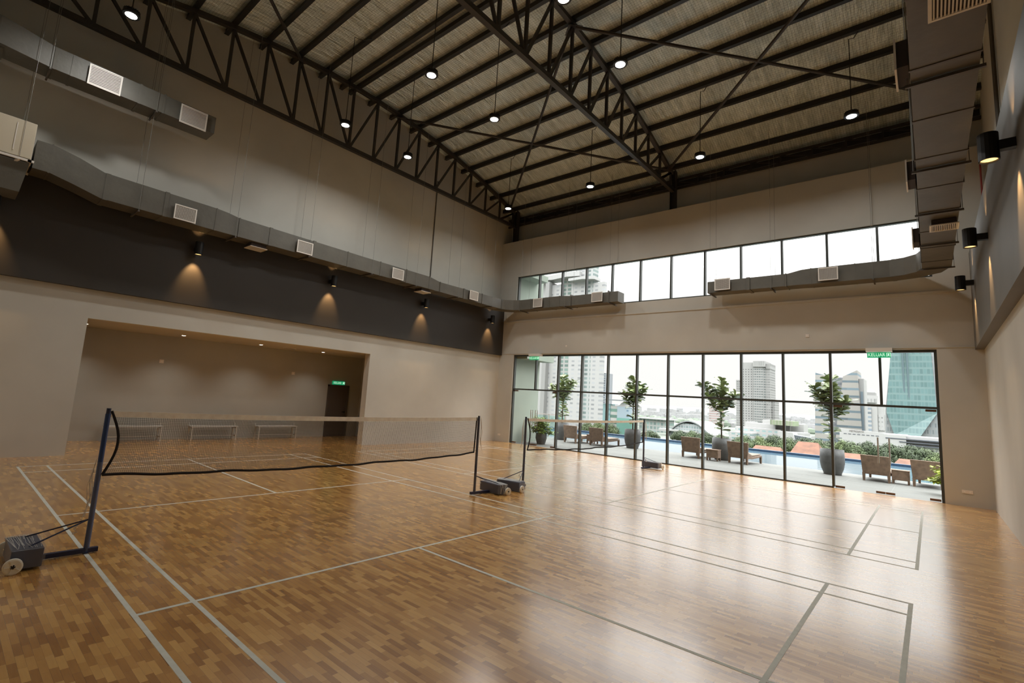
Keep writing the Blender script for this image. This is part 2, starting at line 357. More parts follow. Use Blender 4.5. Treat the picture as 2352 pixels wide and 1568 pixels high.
truss(7.7, 'black steel truss close along the left wall, under the foil roof')
truss(.05, 'black steel truss spanning the middle of the hall to the window wall')
n_ = 0
for k in range(9, -10, -1):
    x = 3.97+k
    if x < XB+.1: continue
    for dx in ((.18, -.18) if k == 0 else (0,)):
        xx = x+dx; m = MB(); z = zc(xx)
        m.box(xx-.035, -8.3, z+.085, xx+.035, 8.34, z+.255); m.box(xx-.06, -8.3, z+.072, xx+.06, 8.34, z+.090); m.box(xx-.06, -8.3, z+.255, xx+.06, 8.34, z+.27)
        tag(m.build('roof_purlin', PURL), 'black steel purlin under the foil roof, %s counted from the window wall' % ORD[n_], 'purlin', 'purlins under the foil roof'); n_ += 1
BR = [((5.97, 7.62), (12.6, .2), 'from the left wall truss down to the head of the middle column'), ((12.6, 7.6), (5.97, .15), 'from the corner column up to the middle truss'),
      ((5.97, -.05), (12.6, -7.5), 'from the middle truss toward the big right hand duct'), ((12.6, -.1), (5.97, -7.5), 'from the middle column up toward the top right of the photo'),
      ((1.97, 7.62), (-4.6, .2), 'from the left wall truss to the upper left edge of the photo')]
for p, q, t in BR:
    a = Vector((*p, zc(p[0])-.13)); b = Vector((*q, zc(q[0])-.13)); mid = (a+b)/2; 
    o = empty('roof_brace', tuple(a), 0, 'black tubular brace '+t, 'brace', 'diagonal braces below the roof')
    MB().tube([a, b], .045, 10).build('tube', STEEL, o)
    d = (b-a).normalized()
    for e_ in (a, b): MB().bar(e_-d*.18, e_+d*.18, .16, .02).build('gusset_plate', STEEL, o)
for Y, t in ((7.7, 'black steel column stub on the parapet in the far left corner'), (.05, 'black steel column stub on the parapet below the middle truss')):
    o = empty('steel_column', (13.25, Y, 9.38), 0, t, 'column', 'columns standing on the parapet')
    m = MB(); m.box(13.15, Y-.10, 9.38, 13.37, Y-.085, 11.0); m.box(13.15, Y+.085, 9.38, 13.37, Y+.10, 11.0); m.box(13.25, Y-.085, 9.38, 13.27, Y+.085, 11.0); m.build('shaft', STEEL, o)
    MB().box(13.12, Y-.15, 9.381, 13.42, Y+.15, 9.40).build('base_plate', STEEL, o)
g = empty('eave_girder', (13.45, 0, 10.3), 0, 'dark lattice girder running under the roof edge above the window wall', 'girder')
MB().box(13.42, -8.29, 10.28, 13.50, 8.34, 10.36).build('bottom_chord', STEEL, g); MB().box(13.42, -8.29, 10.62, 13.50, 8.34, 10.70).build('top_chord', STEEL, g)
m = MB()
for i in range(19):
    y = -8.0+i*.9; MB().box(13.43, y-.02, 10.36, 13.49, y+.02, 10.62).build('upright', STEEL, g); MB().bar((13.46, y, 10.37), (13.46, min(y+.88, 8.3), 10.61), .035).build('diagonal', STEEL, g)

# ------------------------------------------------------------ windows and glass doors
YM = [-4.76, -3.53, -2.32, -1.10, .12, 1.32, 2.53, 3.71, 4.86]
def pane(y0, y1, z0, z1, root, name='glass_pane', x=XW+.13): return MB().box(x, y0, z0, x+.008, y1, z1).build(name, GLASS, root)
w1 = struct(empty('window_1', (XW+.13, 0, 0)), 'full-width floor-to-lintel window wall')
m = MB(); x0, x1 = XW+.06, XW+.18
m.box(x0, LY0, 3.88, x1, LY1, 3.95); m.box(x0, LY0, 0, x1, LY0+.06, 3.88); m.box(x0, LY1-.06, 0, x1, LY1, 3.88); m.box(x0, -4.76, .0, x1, 4.86, .035)
m.build('window_frame', FRAME, w1)
MB().box(x0, LY0+.06, 2.37, x1, LY1-.06, 2.43).build('transom', FRAME, w1)
for y in YM: MB().box(x0-.02, y-.03, .035, x1, y+.03, 3.88).build('mullion', FRAME, w1)
for y in (-5.92, 6.05): MB().box(x0, y-.03, 2.43, x1, y+.03, 3.88).build('mullion', FRAME, w1)
ye = [LY0+.06]+[-5.92]+YM+[6.05]+[LY1-.06]
for a, b in zip(ye, ye[1:]): pane(a+.03, b-.03, 2.43, 3.88, w1)
for a, b in zip(YM, YM[1:]): pane(a+.03, b-.03, .035, 2.37, w1)
def glassdoor(name, ya, yb, txt):
    d = struct(empty(name, (XW+.13, (ya+yb)/2, 0)), txt); mid = (ya+yb)/2
    for a, b, s_ in ((ya+.01, mid-.004, 1), (mid+.004, yb-.01, -1)):
        lf = MB().box(XW+.124, a, .012, XW+.136, b, 2.36).build('door_leaf', GLASS, d)
        yo = a if s_ > 0 else b
        MB().box(XW+.10, yo, .012, XW+.16, yo+s_*.22, .07).build('patch_fitting', BRONZE, lf); MB().box(XW+.10, yo, 2.30, XW+.16, yo+s_*.22, 2.36).build('patch_fitting', BRONZE, lf)
        yi = b if s_ > 0 else a
        MB().box(XW+.10, yi, .012, XW+.16, yi-s_*.20, .07).build('patch_lock', BRONZE, lf)
        yh = yi - s_*.12
        hm = MB()
        for xx in (XW+.06, XW+.20): hm.tube([(xx, yh, .82), (xx, yh, 1.52)], .016, 8)
        for z in (.9, 1.44): hm.tube([(XW+.06, yh, z), (XW+.20, yh, z)], .009, 6)
        hm.build('door_handle', CHROME, lf)
    return d
glassdoor('door_1', LY0+.06, -4.79, 'frameless glass double door at the right end of the window wall')
glassdoor('door_2', 4.89, LY1-.06, 'frameless glass double door at the left end of the window wall')
w2 = struct(empty('window_2', (XW+.13, 0, 5.95)), 'high ribbon window above the window wall')
UM = [-5.98, -4.76, -3.55, -2.33, -1.15, .06, 1.26, 2.46, 3.65, 4.85, 6.07]
m = MB(); m.box(x0, LY0, 7.58, x1, LY1, 7.66); m.box(x0, LY0, 5.93, x1, LY1, 5.98); m.box(x0, LY0, 5.98, x1, LY0+.06, 7.58); m.box(x0, LY1-.06, 5.98, x1, LY1, 7.58)
m.build('window_frame', FRAME, w2)
for y in UM: MB().box(x0-.02, y-.03, 5.98, x1, y+.03, 7.58).build('mullion', FRAME, w2)
ye = [LY0+.06]+UM+[LY1-.06]
for a, b in zip(ye, ye[1:]): pane(a+.03, b-.03, 5.98, 7.58, w2)
# alcove door
d3 = struct(empty('door_3', (6.66, 11.19, 0)), 'grey-brown flush door at the back of the alcove')
m = MB(); m.box(6.18, 11.14, 0, 6.25, 11.2, 2.05); m.box(7.07, 11.14, 0, 7.14, 11.2, 2.05); m.box(6.18, 11.14, 1.99, 7.14, 11.2, 2.06); m.build('door_frame', DOOR, d3)
lf = MB().box(6.25, 11.165, .01, 7.07, 11.2, 1.99).build('door_leaf', DOOR, d3)
MB().tube([(6.98, 11.165, .98), (6.98, 11.10, .98)], .028, 10).tube([(6.98, 11.115, .98), (6.86, 11.115, .98)], .012, 8).build('door_handle', BLACK, lf)

# ------------------------------------------------------------ ducts
def egg_grille(c, w, h, n, root, kind='egg', name='air_grille'):
    """grille centred at c, normal n (unit vector), framed, with bars"""
    n = Vector(n); up = Vector((0, 0, 1)) if abs(n.z) < .5 else Vector((1, 0, 0)); a = up.cross(n).normalized(); c = Vector(c)
    def B(mb, u0, u1, v0, v1, d0, d1):
        vs = [c+a*uu+up*vv+n*dd for dd in (d0, d1) for (uu, vv) in ((u0, v0), (u1, v0), (u1, v1), (u0, v1))]
        mb.add(vs, [(0, 3, 2, 1), (4, 5, 6, 7), (0, 1, 5, 4), (1, 2, 6, 5), (2, 3, 7, 6), (3, 0, 4, 7)])
    g = MB(); fw = .028
    B(g, -w/2, w/2, -h/2, -h/2+fw, .0, .02); B(g, -w/2, w/2, h/2-fw, h/2, .0, .02); B(g, -w/2, -w/2+fw, -h/2+fw, h/2-fw, .0, .02); B(g, w/2-fw, w/2, -h/2+fw, h/2-fw, .0, .02)
    go = g.build(name, WHITE, root)
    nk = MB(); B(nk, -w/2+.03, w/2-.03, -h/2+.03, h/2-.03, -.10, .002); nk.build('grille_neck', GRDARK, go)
    b = MB(); iw, ih = w-2*fw, h-2*fw
    if kind == 'egg':
        for i in range(1, 24): uu = -iw/2+iw*i/24; B(b, uu-.0022, uu+.0022, -ih/2, ih/2, .004, .014)
        for i in range(1, 18): vv = -ih/2+ih*i/18; B(b, -iw/2, iw/2, vv-.0022, vv+.0022, .004, .014)
    elif kind == 'louver':
        for i in range(12): vv = -ih/2+ih*(i+.5)/12; B(b, -iw/2, iw/2, vv-.009, vv+.009, .004, .016)
    else:
        for i in range(14): uu = -iw/2+iw*(i+.5)/14; B(b, uu-.006, uu+.006, -ih/2, ih/2, .004, .016)
    b.build('grille_bars', WHITE, go)
    return go
def collar(x, y0, y1, z0, z1, w=.10, e=.012): return MB().box(x-w/2, y0-e, z0-e, x+w/2, y1+e, z1+e)
def hanger(x, y0, y1, zb, ztop, root, along='X'):
    m = MB()
    if along == 'X': m.bar((x, y0-.05, zb-.03), (x, y1+.05, zb-.03), .035, .035)
    else: m.bar((y0-.05, x, zb-.03), (y1+.05, x, zb-.03), .035, .035)
    m.build('hanger_bar', SEAM, root); m = MB()
    for yy in (y0-.03, y1+.03):
        p = (x, yy) if along == 'X' else (yy, x)
        m.tube([(p[0], p[1], zb-.04), (p[0], p[1], ztop(p[0]) if callable(ztop) else ztop)], .0045, 5)
    m.build('hanger_rod', ROD, root)
zr = lambda x: zc(x)+.05
# left duct, turning the corner
dl = empty('air_duct', (4, 7.45, 5.9), 0, 'long grey air duct along the left wall, turning the corner onto the high windows', 'air duct')
LP = [(-3.62, 7.45, .62, 6.17, 6.80), (-3.35, 7.45, .62, 6.17, 6.80), (-2.9, 7.45, .60, 6.06, 6.70), (-2.42, 7.45, .60, 5.92, 6.54), (0.02, 7.45, .60, 5.90, 6.50), (.3, 7.45, .6, 5.90, 6.475), (.60, 7.45, .6, 5.9, 6.42),
      (4.05, 7.45, .6, 5.89, 6.38), (4.6, 7.45, .6, 5.89, 6.37), (7.6, 7.45, .6, 5.89, 6.36), (8.15, 7.45, .58, 5.89, 6.27), (11.95, 7.45, .58, 5.87, 6.30), (12.25, 7.32, .58, 5.87, 6.31), (12.58, 6.98, .58, 5.87, 6.32), (12.68, 6.6, .56, 5.87, 6.31),
      (12.68, 4.4, .56, 5.87, 6.31), (12.68, 3.9, .5, 5.87, 6.27), (12.68, 1.80, .5, 5.87, 6.27)]
MB().duct(LP).build('duct_run', DUCT, dl)
for x, zb, zt in ((-3.36, 6.17, 6.80), (-2.34, 5.92, 6.53), (-1.14, 5.91, 6.52), (0.02, 5.9, 6.5), (.62, 5.9, 6.42), (1.5, 5.9, 6.41), (2.86, 5.9, 6.4), (4.05, 5.89, 6.38), (5.35, 5.89, 6.37), (6.5, 5.89, 6.37), (7.6, 5.89, 6.36), (8.17, 5.89, 6.27), (9.5, 5.88, 6.28), (10.6, 5.88, 6.29), (11.9, 5.87, 6.3)):
    collar(x, 7.15, 7.75, zb, zt, .09 if x in (-2.34, -1.14, 1.5, 2.86, 9.5) else .03, .008 if x in (0.02, 7.6) else .012).build('duct_flange', DUCT, dl)
for y in (6.55, 5.95, 4.95, 4.45, 3.9, 2.2): MB().box(12.68-.29, y-.02, 5.86, 12.68+.29, y+.02, 6.32).build('duct_flange', DUCT, dl)
for x in (-.72, 2.52, 6.05, 9.99): egg_grille((x, 7.07, 6.09), .5, .38, (0, -1, 0), dl)
for x in (1.25, 7.55): egg_grille((x, 7.45, 5.78), .44, .48, (0, 0, -1), dl)
for y in (5.48, 2.63): egg_grille((12.31, y, 6.09), .48, .38, (-1, 0, 0), dl)
for x in (-1.68, .55, 2.7, 5.0, 6.95, 9.15, 11.2): hanger(x, 7.15, 7.75, 5.89, zr, dl)
for y in (6.5, 4.15, 2.15): hanger(y, 12.40, 12.96, 5.86, zr, dl, 'Y')
# right duct
dr = empty('air_duct', (4, -7.2, 5.85), 0, 'large grey air duct overhead at the upper right, along the right wall', 'air duct')
MB().duct([(XB+.01, -7.195, .57, 5.85, 6.35), (4.0, -7.195, .57, 5.85, 6.35), (4.3, -7.195, .56, 5.85, 6.32), (11.75, -7.195, .55, 5.85, 6.32), (12.2, -7.05, .56, 5.85, 6.32), (12.5, -6.7, .56, 5.85, 6.32), (12.62, -6.3, .56, 5.85, 6.32),
      (12.62, -4.45, .56, 5.85, 6.32), (12.62, -4.2, .54, 5.86, 6.31), (12.62, -3.85, .52, 5.86, 6.24), (12.62, -1.5, .5, 5.86, 6.24)]).build('duct_run', DUCT, dr)
for i in range(13):
    x = -3.9+i*1.25
    if x < 11.8: collar(x, -7.48, -6.91, 5.85, 6.34, .028, .01).build('duct_flange', SEAM, dr)
for y, w in ((-6.35, .09), (-5.5, .03), (-4.45, .03), (-3.8, .03), (-2.75, .1)): MB().box(12.335, y-w/2, 5.845, 12.9, y+w/2, 6.33 if y < -4 else 6.25).build('duct_flange', DUCT, dr)
for x in (-.8, 2.55, 6.0, 9.75): egg_grille((x, -6.80, 6.08), .5, .38, (0, 1, 0), dr)
for x in (1.18, 8.05): egg_grille((x, -7.27, 5.74), .42, .42, (0, 0, -1), dr, 'bars')
for y in (-2.0, -4.88): egg_grille((12.27, y, 6.09), .48, .38, (-1, 0, 0), dr)
for x in (-2, .3, 2.62, 5.25, 7.4, 9.55, 11.75): hanger(x, -7.48, -6.91, 5.85, zr, dr)
for y in (-1.6, -3.4, -5.9): hanger(y, 12.34, 12.9, 5.85, zr, dr, 'Y')
# upper left duct
du = empty('air_duct', (-2, 7.25, 8.4), 0, 'short high air duct with two white louvre grilles at the upper left', 'air duct')
MB().duct([(XB+.01, 7.15, .66, 8.40, 9.0), (-4.5, 7.15, .66, 8.42, 9.0), (-3.65, 7.25, .56, 8.40, 8.90), (-.37, 7.25, .56, 8.40, 8.85)]).build('duct_run', DUCT, du)
for x in (-4.4, -3.6, -3.3, -2.05, -1.55): collar(x, 6.97, 7.53, 8.4, 8.88, .05, .01).build('duct_flange', DUCT, du)
for x, z in ((-2.73, 8.585), (-.9, 8.56)): egg_grille((x, 6.90, z), .61, .48, (0, -1, 0), du, 'louver')
for x in (-3.65, -1.68): hanger(x, 6.97, 7.53, 8.39, zr, du)
# air handling unit
ah = empty('air_handling_unit', (-4.35, 7.4, 6.2), 0, 'cream air handling cabinet on a light frame at the left edge, feeding the long duct', 'air conditioning unit')
MB().box(-5.1, 6.9, 6.26, -3.67, 7.85, 7.04).build('cabinet', CAB, ah, bevel=.01)
MB().box(-3.97, 6.888, 6.36, -3.955, 6.9, 6.95).build('panel_joint', WHITE, ah)
m = MB(); m.box(-5.1, 6.86, 6.19, -3.62, 6.90, 6.235); m.box(-5.1, 7.84, 6.19, -3.62, 7.88, 6.235); m.box(-3.72, 6.86, 6.19, -3.66, 7.88, 6.235); m.box(-4.6, 6.86, 6.19, -4.54, 7.88, 6.235)
m.bar((-3.85, 6.88, 6.19), (-4.6, 7.98, 5.7), .04); m.bar((-4.9, 6.88, 6.19), (-5.05, 7.98, 5.7), .04); m.build('support_frame', WHITE, ah)
m = MB(); m.add([(-5.1, 7.0, 5.55), (-3.75, 7.0, 5.55), (-3.75, 7.75, 5.55), (-5.1, 7.75, 5.55), (-5.1, 6.93, 6.18), (-3.68, 6.93, 6.18), (-3.68, 7.82, 6.18), (-5.1, 7.82, 6.18)], [(0, 3, 2, 1), (4, 5, 6, 7), (0, 1, 5, 4), (1, 2, 6, 5), (2, 3, 7, 6), (3, 0, 4, 7)])
m.build('return_plenum', DUCT, ah)
m = MB()
for x in (-3.85, -5.0):
    for y in (6.88, 7.86): m.tube([(x, y, 6.2), (x, y, zr(x))], .004, 5)
m.build('hanger_rod', ROD, ah)

# ------------------------------------------------------------ pendant lamps
def pendant():
    root = empty('pendant_lamp'); root['category'] = 'lamp'
    local(MB().lathe([(0, .17), (.04, .17), (.045, .12), (.09, .11), (.155, .065), (.162, .02), (.155, 0), (.108, 0), (.108, .015), (0, .015)], n=28), 'housing', BLACK, root, smooth=False)
    m = MB()
    for k in range(20):
        t = 2*PI*k/20; m.bar((.05*math.cos(t), .05*math.sin(t), .125), (.145*math.cos(t), .145*math.sin(t), .09), .005, .05)
    local(m, 'cooling_fins', BLACK, root)
    local(MB().lathe([(0, -.005), (.107, -.002), (.107, .012), (0, .012)], n=28), 'lens', LENS, root)
    return root
LX = {9.95: 'nearest the window wall', 4.8: 'just past the roof ridge', 2.5: 'just before the roof ridge', -2.68: 'near the high duct'}
LY = {5.44: 'in the row by the left truss', 1.70: 'in the second row from the left', -2.05: 'in the third row from the left', -5.75: 'in the row by the right duct'}
proto = pendant(); first = True
for (y, xl) in ((5.44, (9.95, 4.8, 2.5, -2.68)), (1.70, (9.95, 4.8, 2.5)), (-2.05, (9.95, 4.8, 2.5)), (-5.75, (9.95,))):
    for x in xl:
        o = proto if first else copy_tree(proto); first = False
        o.location = (x, y, 9.5); tag(o, 'round black hanging lamp %s, %s' % (LY[y], LX[x]), 'lamp', 'pendant lamps under the roof')
        xn = min(XN, key=lambda q: abs(q-x)); top = zc(xn)+.08
        pts = [(x, y, 9.66), (x, y, 9.8)] + [(x, y, 9.8+(top-.15-9.8)*i/4) for i in range(1, 5)] + [(x+(xn-x)*.5, y-.1, top-.16), (xn, y-.2, top)]
        MB().tube(pts, .011, 6).build('cord', BLACK, o)
        ld = bpy.data.lights.new('lamp_light', 'AREA'); ld.shape = 'DISK'; ld.size = .4; ld.spread = math.radians(158); ld.energy = LAMP_W; ld.color = (1, .985, .94); lo = bpy.data.objects.new('lamp_light', ld); C.objects.link(lo); lo.location = (x, y, 9.485)

# ------------------------------------------------------------ wall lamps
def wall_lamp(x, y, s, label):   # s: direction to the wall
    root = empty('wall_lamp', (x, y, 5.28), 0, label, 'wall lamp', 'up-and-down wall lamps on the dark bands')
    m = MB().lathe([(.085, 0), (.10, 0), (.10, .35), (.085, .35), (.085, 0)], (x, y, 5.28), 16); m.build('lamp_body', BLACK, root)
    yw = 8.0 if s > 0 else -7.85
    MB().bar((x, y+s*.09, 5.45), (x, yw, 5.45), .10, .12).build('wall_bracket', BLACK, root)
    for z, up in ((5.30, -1), (5.61, 1)):
        MB().lathe([(0, 0), (.084, 0)], (x, y, z), 16).build('lamp_lens', WLENS, root)
        ld = bpy.data.lights.new('spot', 'SPOT'); ld.energy = WALL_W*(10 if up < 0 else 2.5); ld.spot_size = math.radians(62); ld.spot_blend = .8; ld.color = (1, .58, .24); ld.shadow_soft_size = .03
        lo = bpy.data.objects.new('spot', ld); C.objects.link(lo); lo.location = (x, y, z+up*.05); lo.rotation_euler = (0, 0, 0) if up < 0 else (PI, 0, 0)
        lo.rotation_euler = (Vector((0, s*.42, up))).to_track_quat('-Z', 'Y').to_euler()
for i, (x, t) in enumerate(((12.02, 'in the far corner beside the window wall'), (8.06, 'second from the far corner'), (4.0, 'below the middle of the long duct'), (-.1, 'left of the middle, over the alcove'), (-4.05, 'cut by the left edge of the photo'))):
    wall_lamp(x, 7.75, 1, 'black cylinder lamp on the left dark band, '+t)
for i, (x, t) in enumerate(((4.0, 'nearest the camera'), (8.06, 'between the other two'), (12.02, 'farthest, by the window wall'))):
    wall_lamp(x, -7.61, -1, 'black cylinder lamp on the right dark beam, '+t)

# ------------------------------------------------------------ alcove downlights, benches, small wall items
for i, (x, t) in enumerate(((-1.86, 'leftmost, cut by the alcove edge'), (.5, 'second from the left'), (2.85, 'third from the left, before the vent'), (5.17, 'rightmost'))):
    o = empty('downlight', (x, 10.05, OZ), 0, 'small round recessed downlight in the alcove ceiling, '+t, 'downlight', 'recessed downlights in the alcove ceiling')
    MB().lathe([(.055, .004), (.055, -.006), (.075, -.004), (.075, .004)], (x, 10.05, OZ), 20).build('ring', WHITE, o); MB().lathe([(0, -.002), (.056, -.002)], (x, 10.05, OZ), 20).build('lens', LENS, o)
    ld = bpy.data.lights.new('down', 'SPOT'); ld.energy = DOWN_W*8; ld.spot_size = math.radians(120); ld.spot_blend = 1; ld.color = (1, .92, .80); ld.shadow_soft_size = .05
    lo = bpy.data.objects.new('down', ld); C.objects.link(lo); lo.location = (x, 10.05, OZ-.02)
o = empty('ceiling_vent', (3.83, 10.0, OZ), 0, 'narrow dark slotted vent in the alcove ceiling', 'vent')
MB().box(3.62, 9.93, OZ-.008, 4.05, 10.07, OZ+.004).build('vent_frame', WHITE, o); MB().box(3.65, 9.95, OZ-.010, 4.02, 10.05, OZ-.008).build('vent_slot', GRDARK, o)
def bench():
    root = empty('bench'); L, D, Hh = 1.45, .34, .45
    m = MB()
    for i in range(4): m.box(-L/2, -D/2+i*.09, Hh-.03, L/2, -D/2+i*.09+.075, Hh)
    local(m, 'seat', BENCH, root)
    m = MB()
    for x in (-L/2+.05, L/2-.05): m.box(x-.018, -D/2, Hh-.065, x+.018, D/2, Hh-.03); m.box(x-.015, -D/2+.02, .12, x+.015, D/2-.02, .15)
    m.box(-L/2+.05, -.02, .12, L/2-.05, .012, .15); local(m, 'frame', BENCH, root)
    for x in (-L/2+.05, L/2-.05):
        for y in (-D/2+.02, D/2-.02): local(MB().box(x-.02, y-.02, 0, x+.02, y+.02, Hh-.065), 'leg', BENCH, root)
    for x in (-L/2+.02, L/2-.02): local(MB().box(x-.02, D/2-.06, Hh, x+.02, D/2-.02, Hh+.09), 'end_post', BENCH, root)
    return root
b0 = bench()
for i, (x, t) in enumerate(((-.22, 'left'), (1.98, 'middle'), (4.10, 'right'))):
    o = b0 if i == 0 else copy_tree(b0); o.location = (x, 10.85, 0)
    tag(o, 'low grey slatted bench against the alcove wall, %s one of the three' % t, 'bench', 'benches in the alcove')
def exit_sign(name, mtx, w, h, label, housing):
    root = empty(name, tuple(mtx.translation), 0, label, 'exit sign', 'green exit signs')
    def bx(mb, x0_, x1_, y0_, y1_, z0_, z1_): mb.box(x0_, y0_, z0_, x1_, y1_, z1_); mb.v = [tuple(mtx @ Vector(v)) for v in mb.v]; return mb
    bx(MB(), -w/2, w/2, -h/2, h/2, -.01, .01).build('sign_panel', GREEN, root)
    if housing: bx(MB(), -w/2-.03, w/2+.03, h/2+.02, h/2+.12, -.22, .05).build('sign_housing', WHITE, root)
    text_mesh('KELUAR', h*.88, mtx @ Matrix.Translation((-w*.10, 0, .011)), 'sign_lettering', SIGNW, root, .001, .80)
    m = MB(); ic = w*.41; q = h*.32   # running figure in a doorway
    def L(a, b, t=.012): m.bar((ic+a[0]*q, a[1]*q, .012), (ic+b[0]*q, b[1]*q, .012), t, .004, (0, 0, 1))
    L((-.9, -1), (-.9, 1)); L((-.9, 1), (.9, 1)); L((.9, 1), (.9, -1)); L((-.1, .4), (-.1, -.2), .02); L((-.1, -.2), (.45, -.8)); L((-.1, -.2), (-.6, -.8)); L((-.1, .3), (.5, .1)); L((-.1, .3), (-.6, 0)); L((0, .55), (0, .75), .022)
    m.v = [tuple(mtx @ Vector(v)) for v in m.v]; m.build('running_figure', SIGNW, root)
mw = lambda y, z: Matrix(((0, 0, -1, 12.95), (-1, 0, 0, y), (0, 1, 0, z), (0, 0, 0, 1)))
exit_sign('exit_sign', mw(-5.92, 3.795), .52, .15, 'green KELUAR exit sign over the right hand glass door', True)
exit_sign('exit_sign', mw(5.99, 3.775), .52, .15, 'green KELUAR exit sign over the left hand glass door', True)
exit_sign('exit_sign', Matrix(((1, 0, 0, 6.63), (0, 0, -1, 11.16), (0, 1, 0, 2.145), (0, 0, 0, 1))), .56, .14, 'green KELUAR exit sign above the alcove door', False)
def plate(x, y, z, w, h, nrm, label, name='wall_socket', cat='socket', rows=1):
    root = empty(name, (x, y, z), 0, label, cat)
    if nrm == 'x': MB().box(x-.012, y-w/2, z-h/2, x, y+w/2, z+h/2).build('cover_plate', SOCK, root); m = MB(); [m.box(x-.016, y-w/2+w*(i+.35)/rows/1.0, z-.012, x-.011, y-w/2+w*(i+.65)/rows, z+.012) for i in range(rows)]; m.build('switch_insert', WHITE, root)
    else: MB().box(x-w/2, y-.012, z-h/2, x+w/2, y, z+h/2).build('cover_plate', SOCK, root); MB().box(x-w*.2, y-.016, z-h*.2, x+w*.2, y-.011, z+h*.2).build('switch_insert', WHITE, root)
plate(XW, -7.54, .355, .20, .08, 'x', 'twin socket plate low on the pier at the right of the windows', rows=2)
plate(XW, 7.88, .30, .16, .08, 'x', 'twin socket plate low on the pier at the left of the windows', rows=2)
plate(XW, -4.21, 4.42, .09, .09, 'x', 'small square sensor plate on the wall over the right half of the windows', 'wall_sensor', 'sensor')
plate(XW, 4.46, 4.30, .07, .06, 'x', 'tiny pale sensor plate on the wall over the left half of the windows', 'wall_sensor', 'sensor')
plate(.32, 11.2, 2.43, .12, .11, 'y', 'square pale plate high on the alcove wall above the left bench', 'wall_plate', 'wall plate')
plate(4.67, 11.2, 2.39, .12, .11, 'y', 'square pale plate high on the alcove wall above the right bench', 'wall_plate', 'wall plate')
tag(MB().tube([(8.63, 8.325, 6.45), (8.63, 8.325, 10.9)], .02, 6).build('wall_conduit', SEAM), 'thin dark conduit running up the left wall toward the far corner', 'conduit')
tag(MB().tube([(12.98, -8.17, 7.9), (12.98, -8.17, 9.35)], .022, 6).build('red_pipe', PIPER), 'thin red pipe rising in the corner behind the right dark beam', 'pipe')
tag(MB().tube([(9.7, -8.25, 6.46), (9.7, -8.25, 11.7)], .04, 6).build('wall_conduit', SEAM), 'grey conduit running up the upper right wall beside the big duct', 'conduit')

# ------------------------------------------------------------ badminton posts and nets
def net_post(pm, wrapfrom):
    root = empty('net_post')      # pole at the origin, trolley towards +x
    local(MB().tube([(0, 0, .01), (0, 0, 1.50)], .026, 14), 'pole', pm, root, smooth=False)
    local(MB().tube([(0, 0, 1.50), (0, 0, 1.56)], .022, 14), 'pole_cap', NAVY, root)
    local(MB().bar((-.10, 0, .035), (.42, 0, .035), .05, .045), 'base_bar', NAVY, root)
    local(MB().box(.39, -.285, .022, .63, .285, .20), 'weight_box', NAVY, root, bevel=.008)
    m = MB()
    for y in (-.2, .2): m.tube([(.02, 0, .36), (.50, y, .205)], .008, 6)
    local(m, 'brace_rods', NAVY, root)
    for y in (-.345, .345):
        w = local(MB().lathe([(.02, -.016), (.062, -.016), (.074, -.012), (.074, .012), (.062, .016), (.02, .016), (.02, -.016)], (.61, y, .074), 22, 'Y'), 'wheel', WHEEL, root)
        m = MB()
        for k in range(5):
            t = 2*PI*k/5; m.bar((.61, y-.018 if y < 0 else y+.018, .074), (.61+.06*math.cos(t), y-.018 if y < 0 else y+.018, .074+.06*math.sin(t)), .007, .004, (0, 1, 0))
        local(m, 'wheel_ribs', WHEEL, w)
        local(MB().lathe([(0, -.024), (.013, -.024), (.013, .024), (0, .024)], (.61, y, .074), 10, 'Y'), 'wheel_hub', BLACK, w)
    rnd = random.Random(3)
    m = MB().add([(.375, -.30, .03), (.645, -.30, .03), (.645, .30, .03), (.375, .30, .03), (.38, -.293, .212), (.638, -.293, .212), (.638, .293, .212), (.38, .293, .212)], [(4, 5, 6, 7), (0, 1, 5, 4), (1, 2, 6, 5), (2, 3, 7, 6), (3, 0, 4, 7)])
    local(m, 'plastic_wrap', WRAP, root)
    m = MB()
    for i in range(16):   # crinkled strands of wrap over the box
        x = .385+rnd.random()*.25; y = -.30; m.tube([(x, -.28+rnd.random()*.5, .215), (x+rnd.uniform(-.04, .04), -.298, .20), (x+rnd.uniform(-.08, .08), -.300, .03)], .0022, 4)
    for i in range(7):
        x = .40+i*.033; m.tube([(x, -.28, .2135), (x+rnd.uniform(-.02, .02), rnd.uniform(-.1, .1), .214), (x+rnd.uniform(-.02, .02), .28, .2135)], .0016, 4)
    local(m, 'wrap_folds', WRAPR, root)
    local(MB().tube([(0, 0, .03), (.002, .002, .5), (0, 0, wrapfrom)], .0285, 14, cap=False), 'pole_wrap', WRAP, root)
    m = MB()
    for k in range(5):
        x0, y0, z0 = rnd.uniform(.0, .03), rnd.uniform(-.03, .02), wrapfrom+.03-k*.04
        m.tube([(x0+.03, y0-.02, z0), (x0+.05, y0-.03, z0-.15), (x0+.02, y0-.03, z0-.34), (x0+.05, y0-.04, z0-.5)], .003, 5)
    m.tube([(.10, -.02, .31), (.13, -.03, .27), (.10, -.03, .23), (.14, -.02, .22)], .008, 5)
    local(m, 'loose_string', STRING, root)
    return root
p1 = net_post(BLUE, .97); p1.location = (-3.03, 0, 0); p1.rotation_euler = (0, 0, PI)
tag(p1, 'bright blue badminton post at the left with a plastic-wrapped wheeled base', 'net post', 'badminton net posts')
p2 = net_post(NAVY, 1.5)
for i, (x, rz, t) in enumerate(((3.12, -.12, 'navy post at the right end of the near net, with wheeled box'), (4.71, PI+.12, 'navy wrapped post at the left end of the far net'), (10.99, -.1, 'dark slim post at the window end of the far net'))):
    o = p2 if i == 0 else copy_tree(p2); o.location = (x, 0, 0); o.rotation_euler = (0, 0, rz); tag(o, t, 'net post', 'badminton net posts')
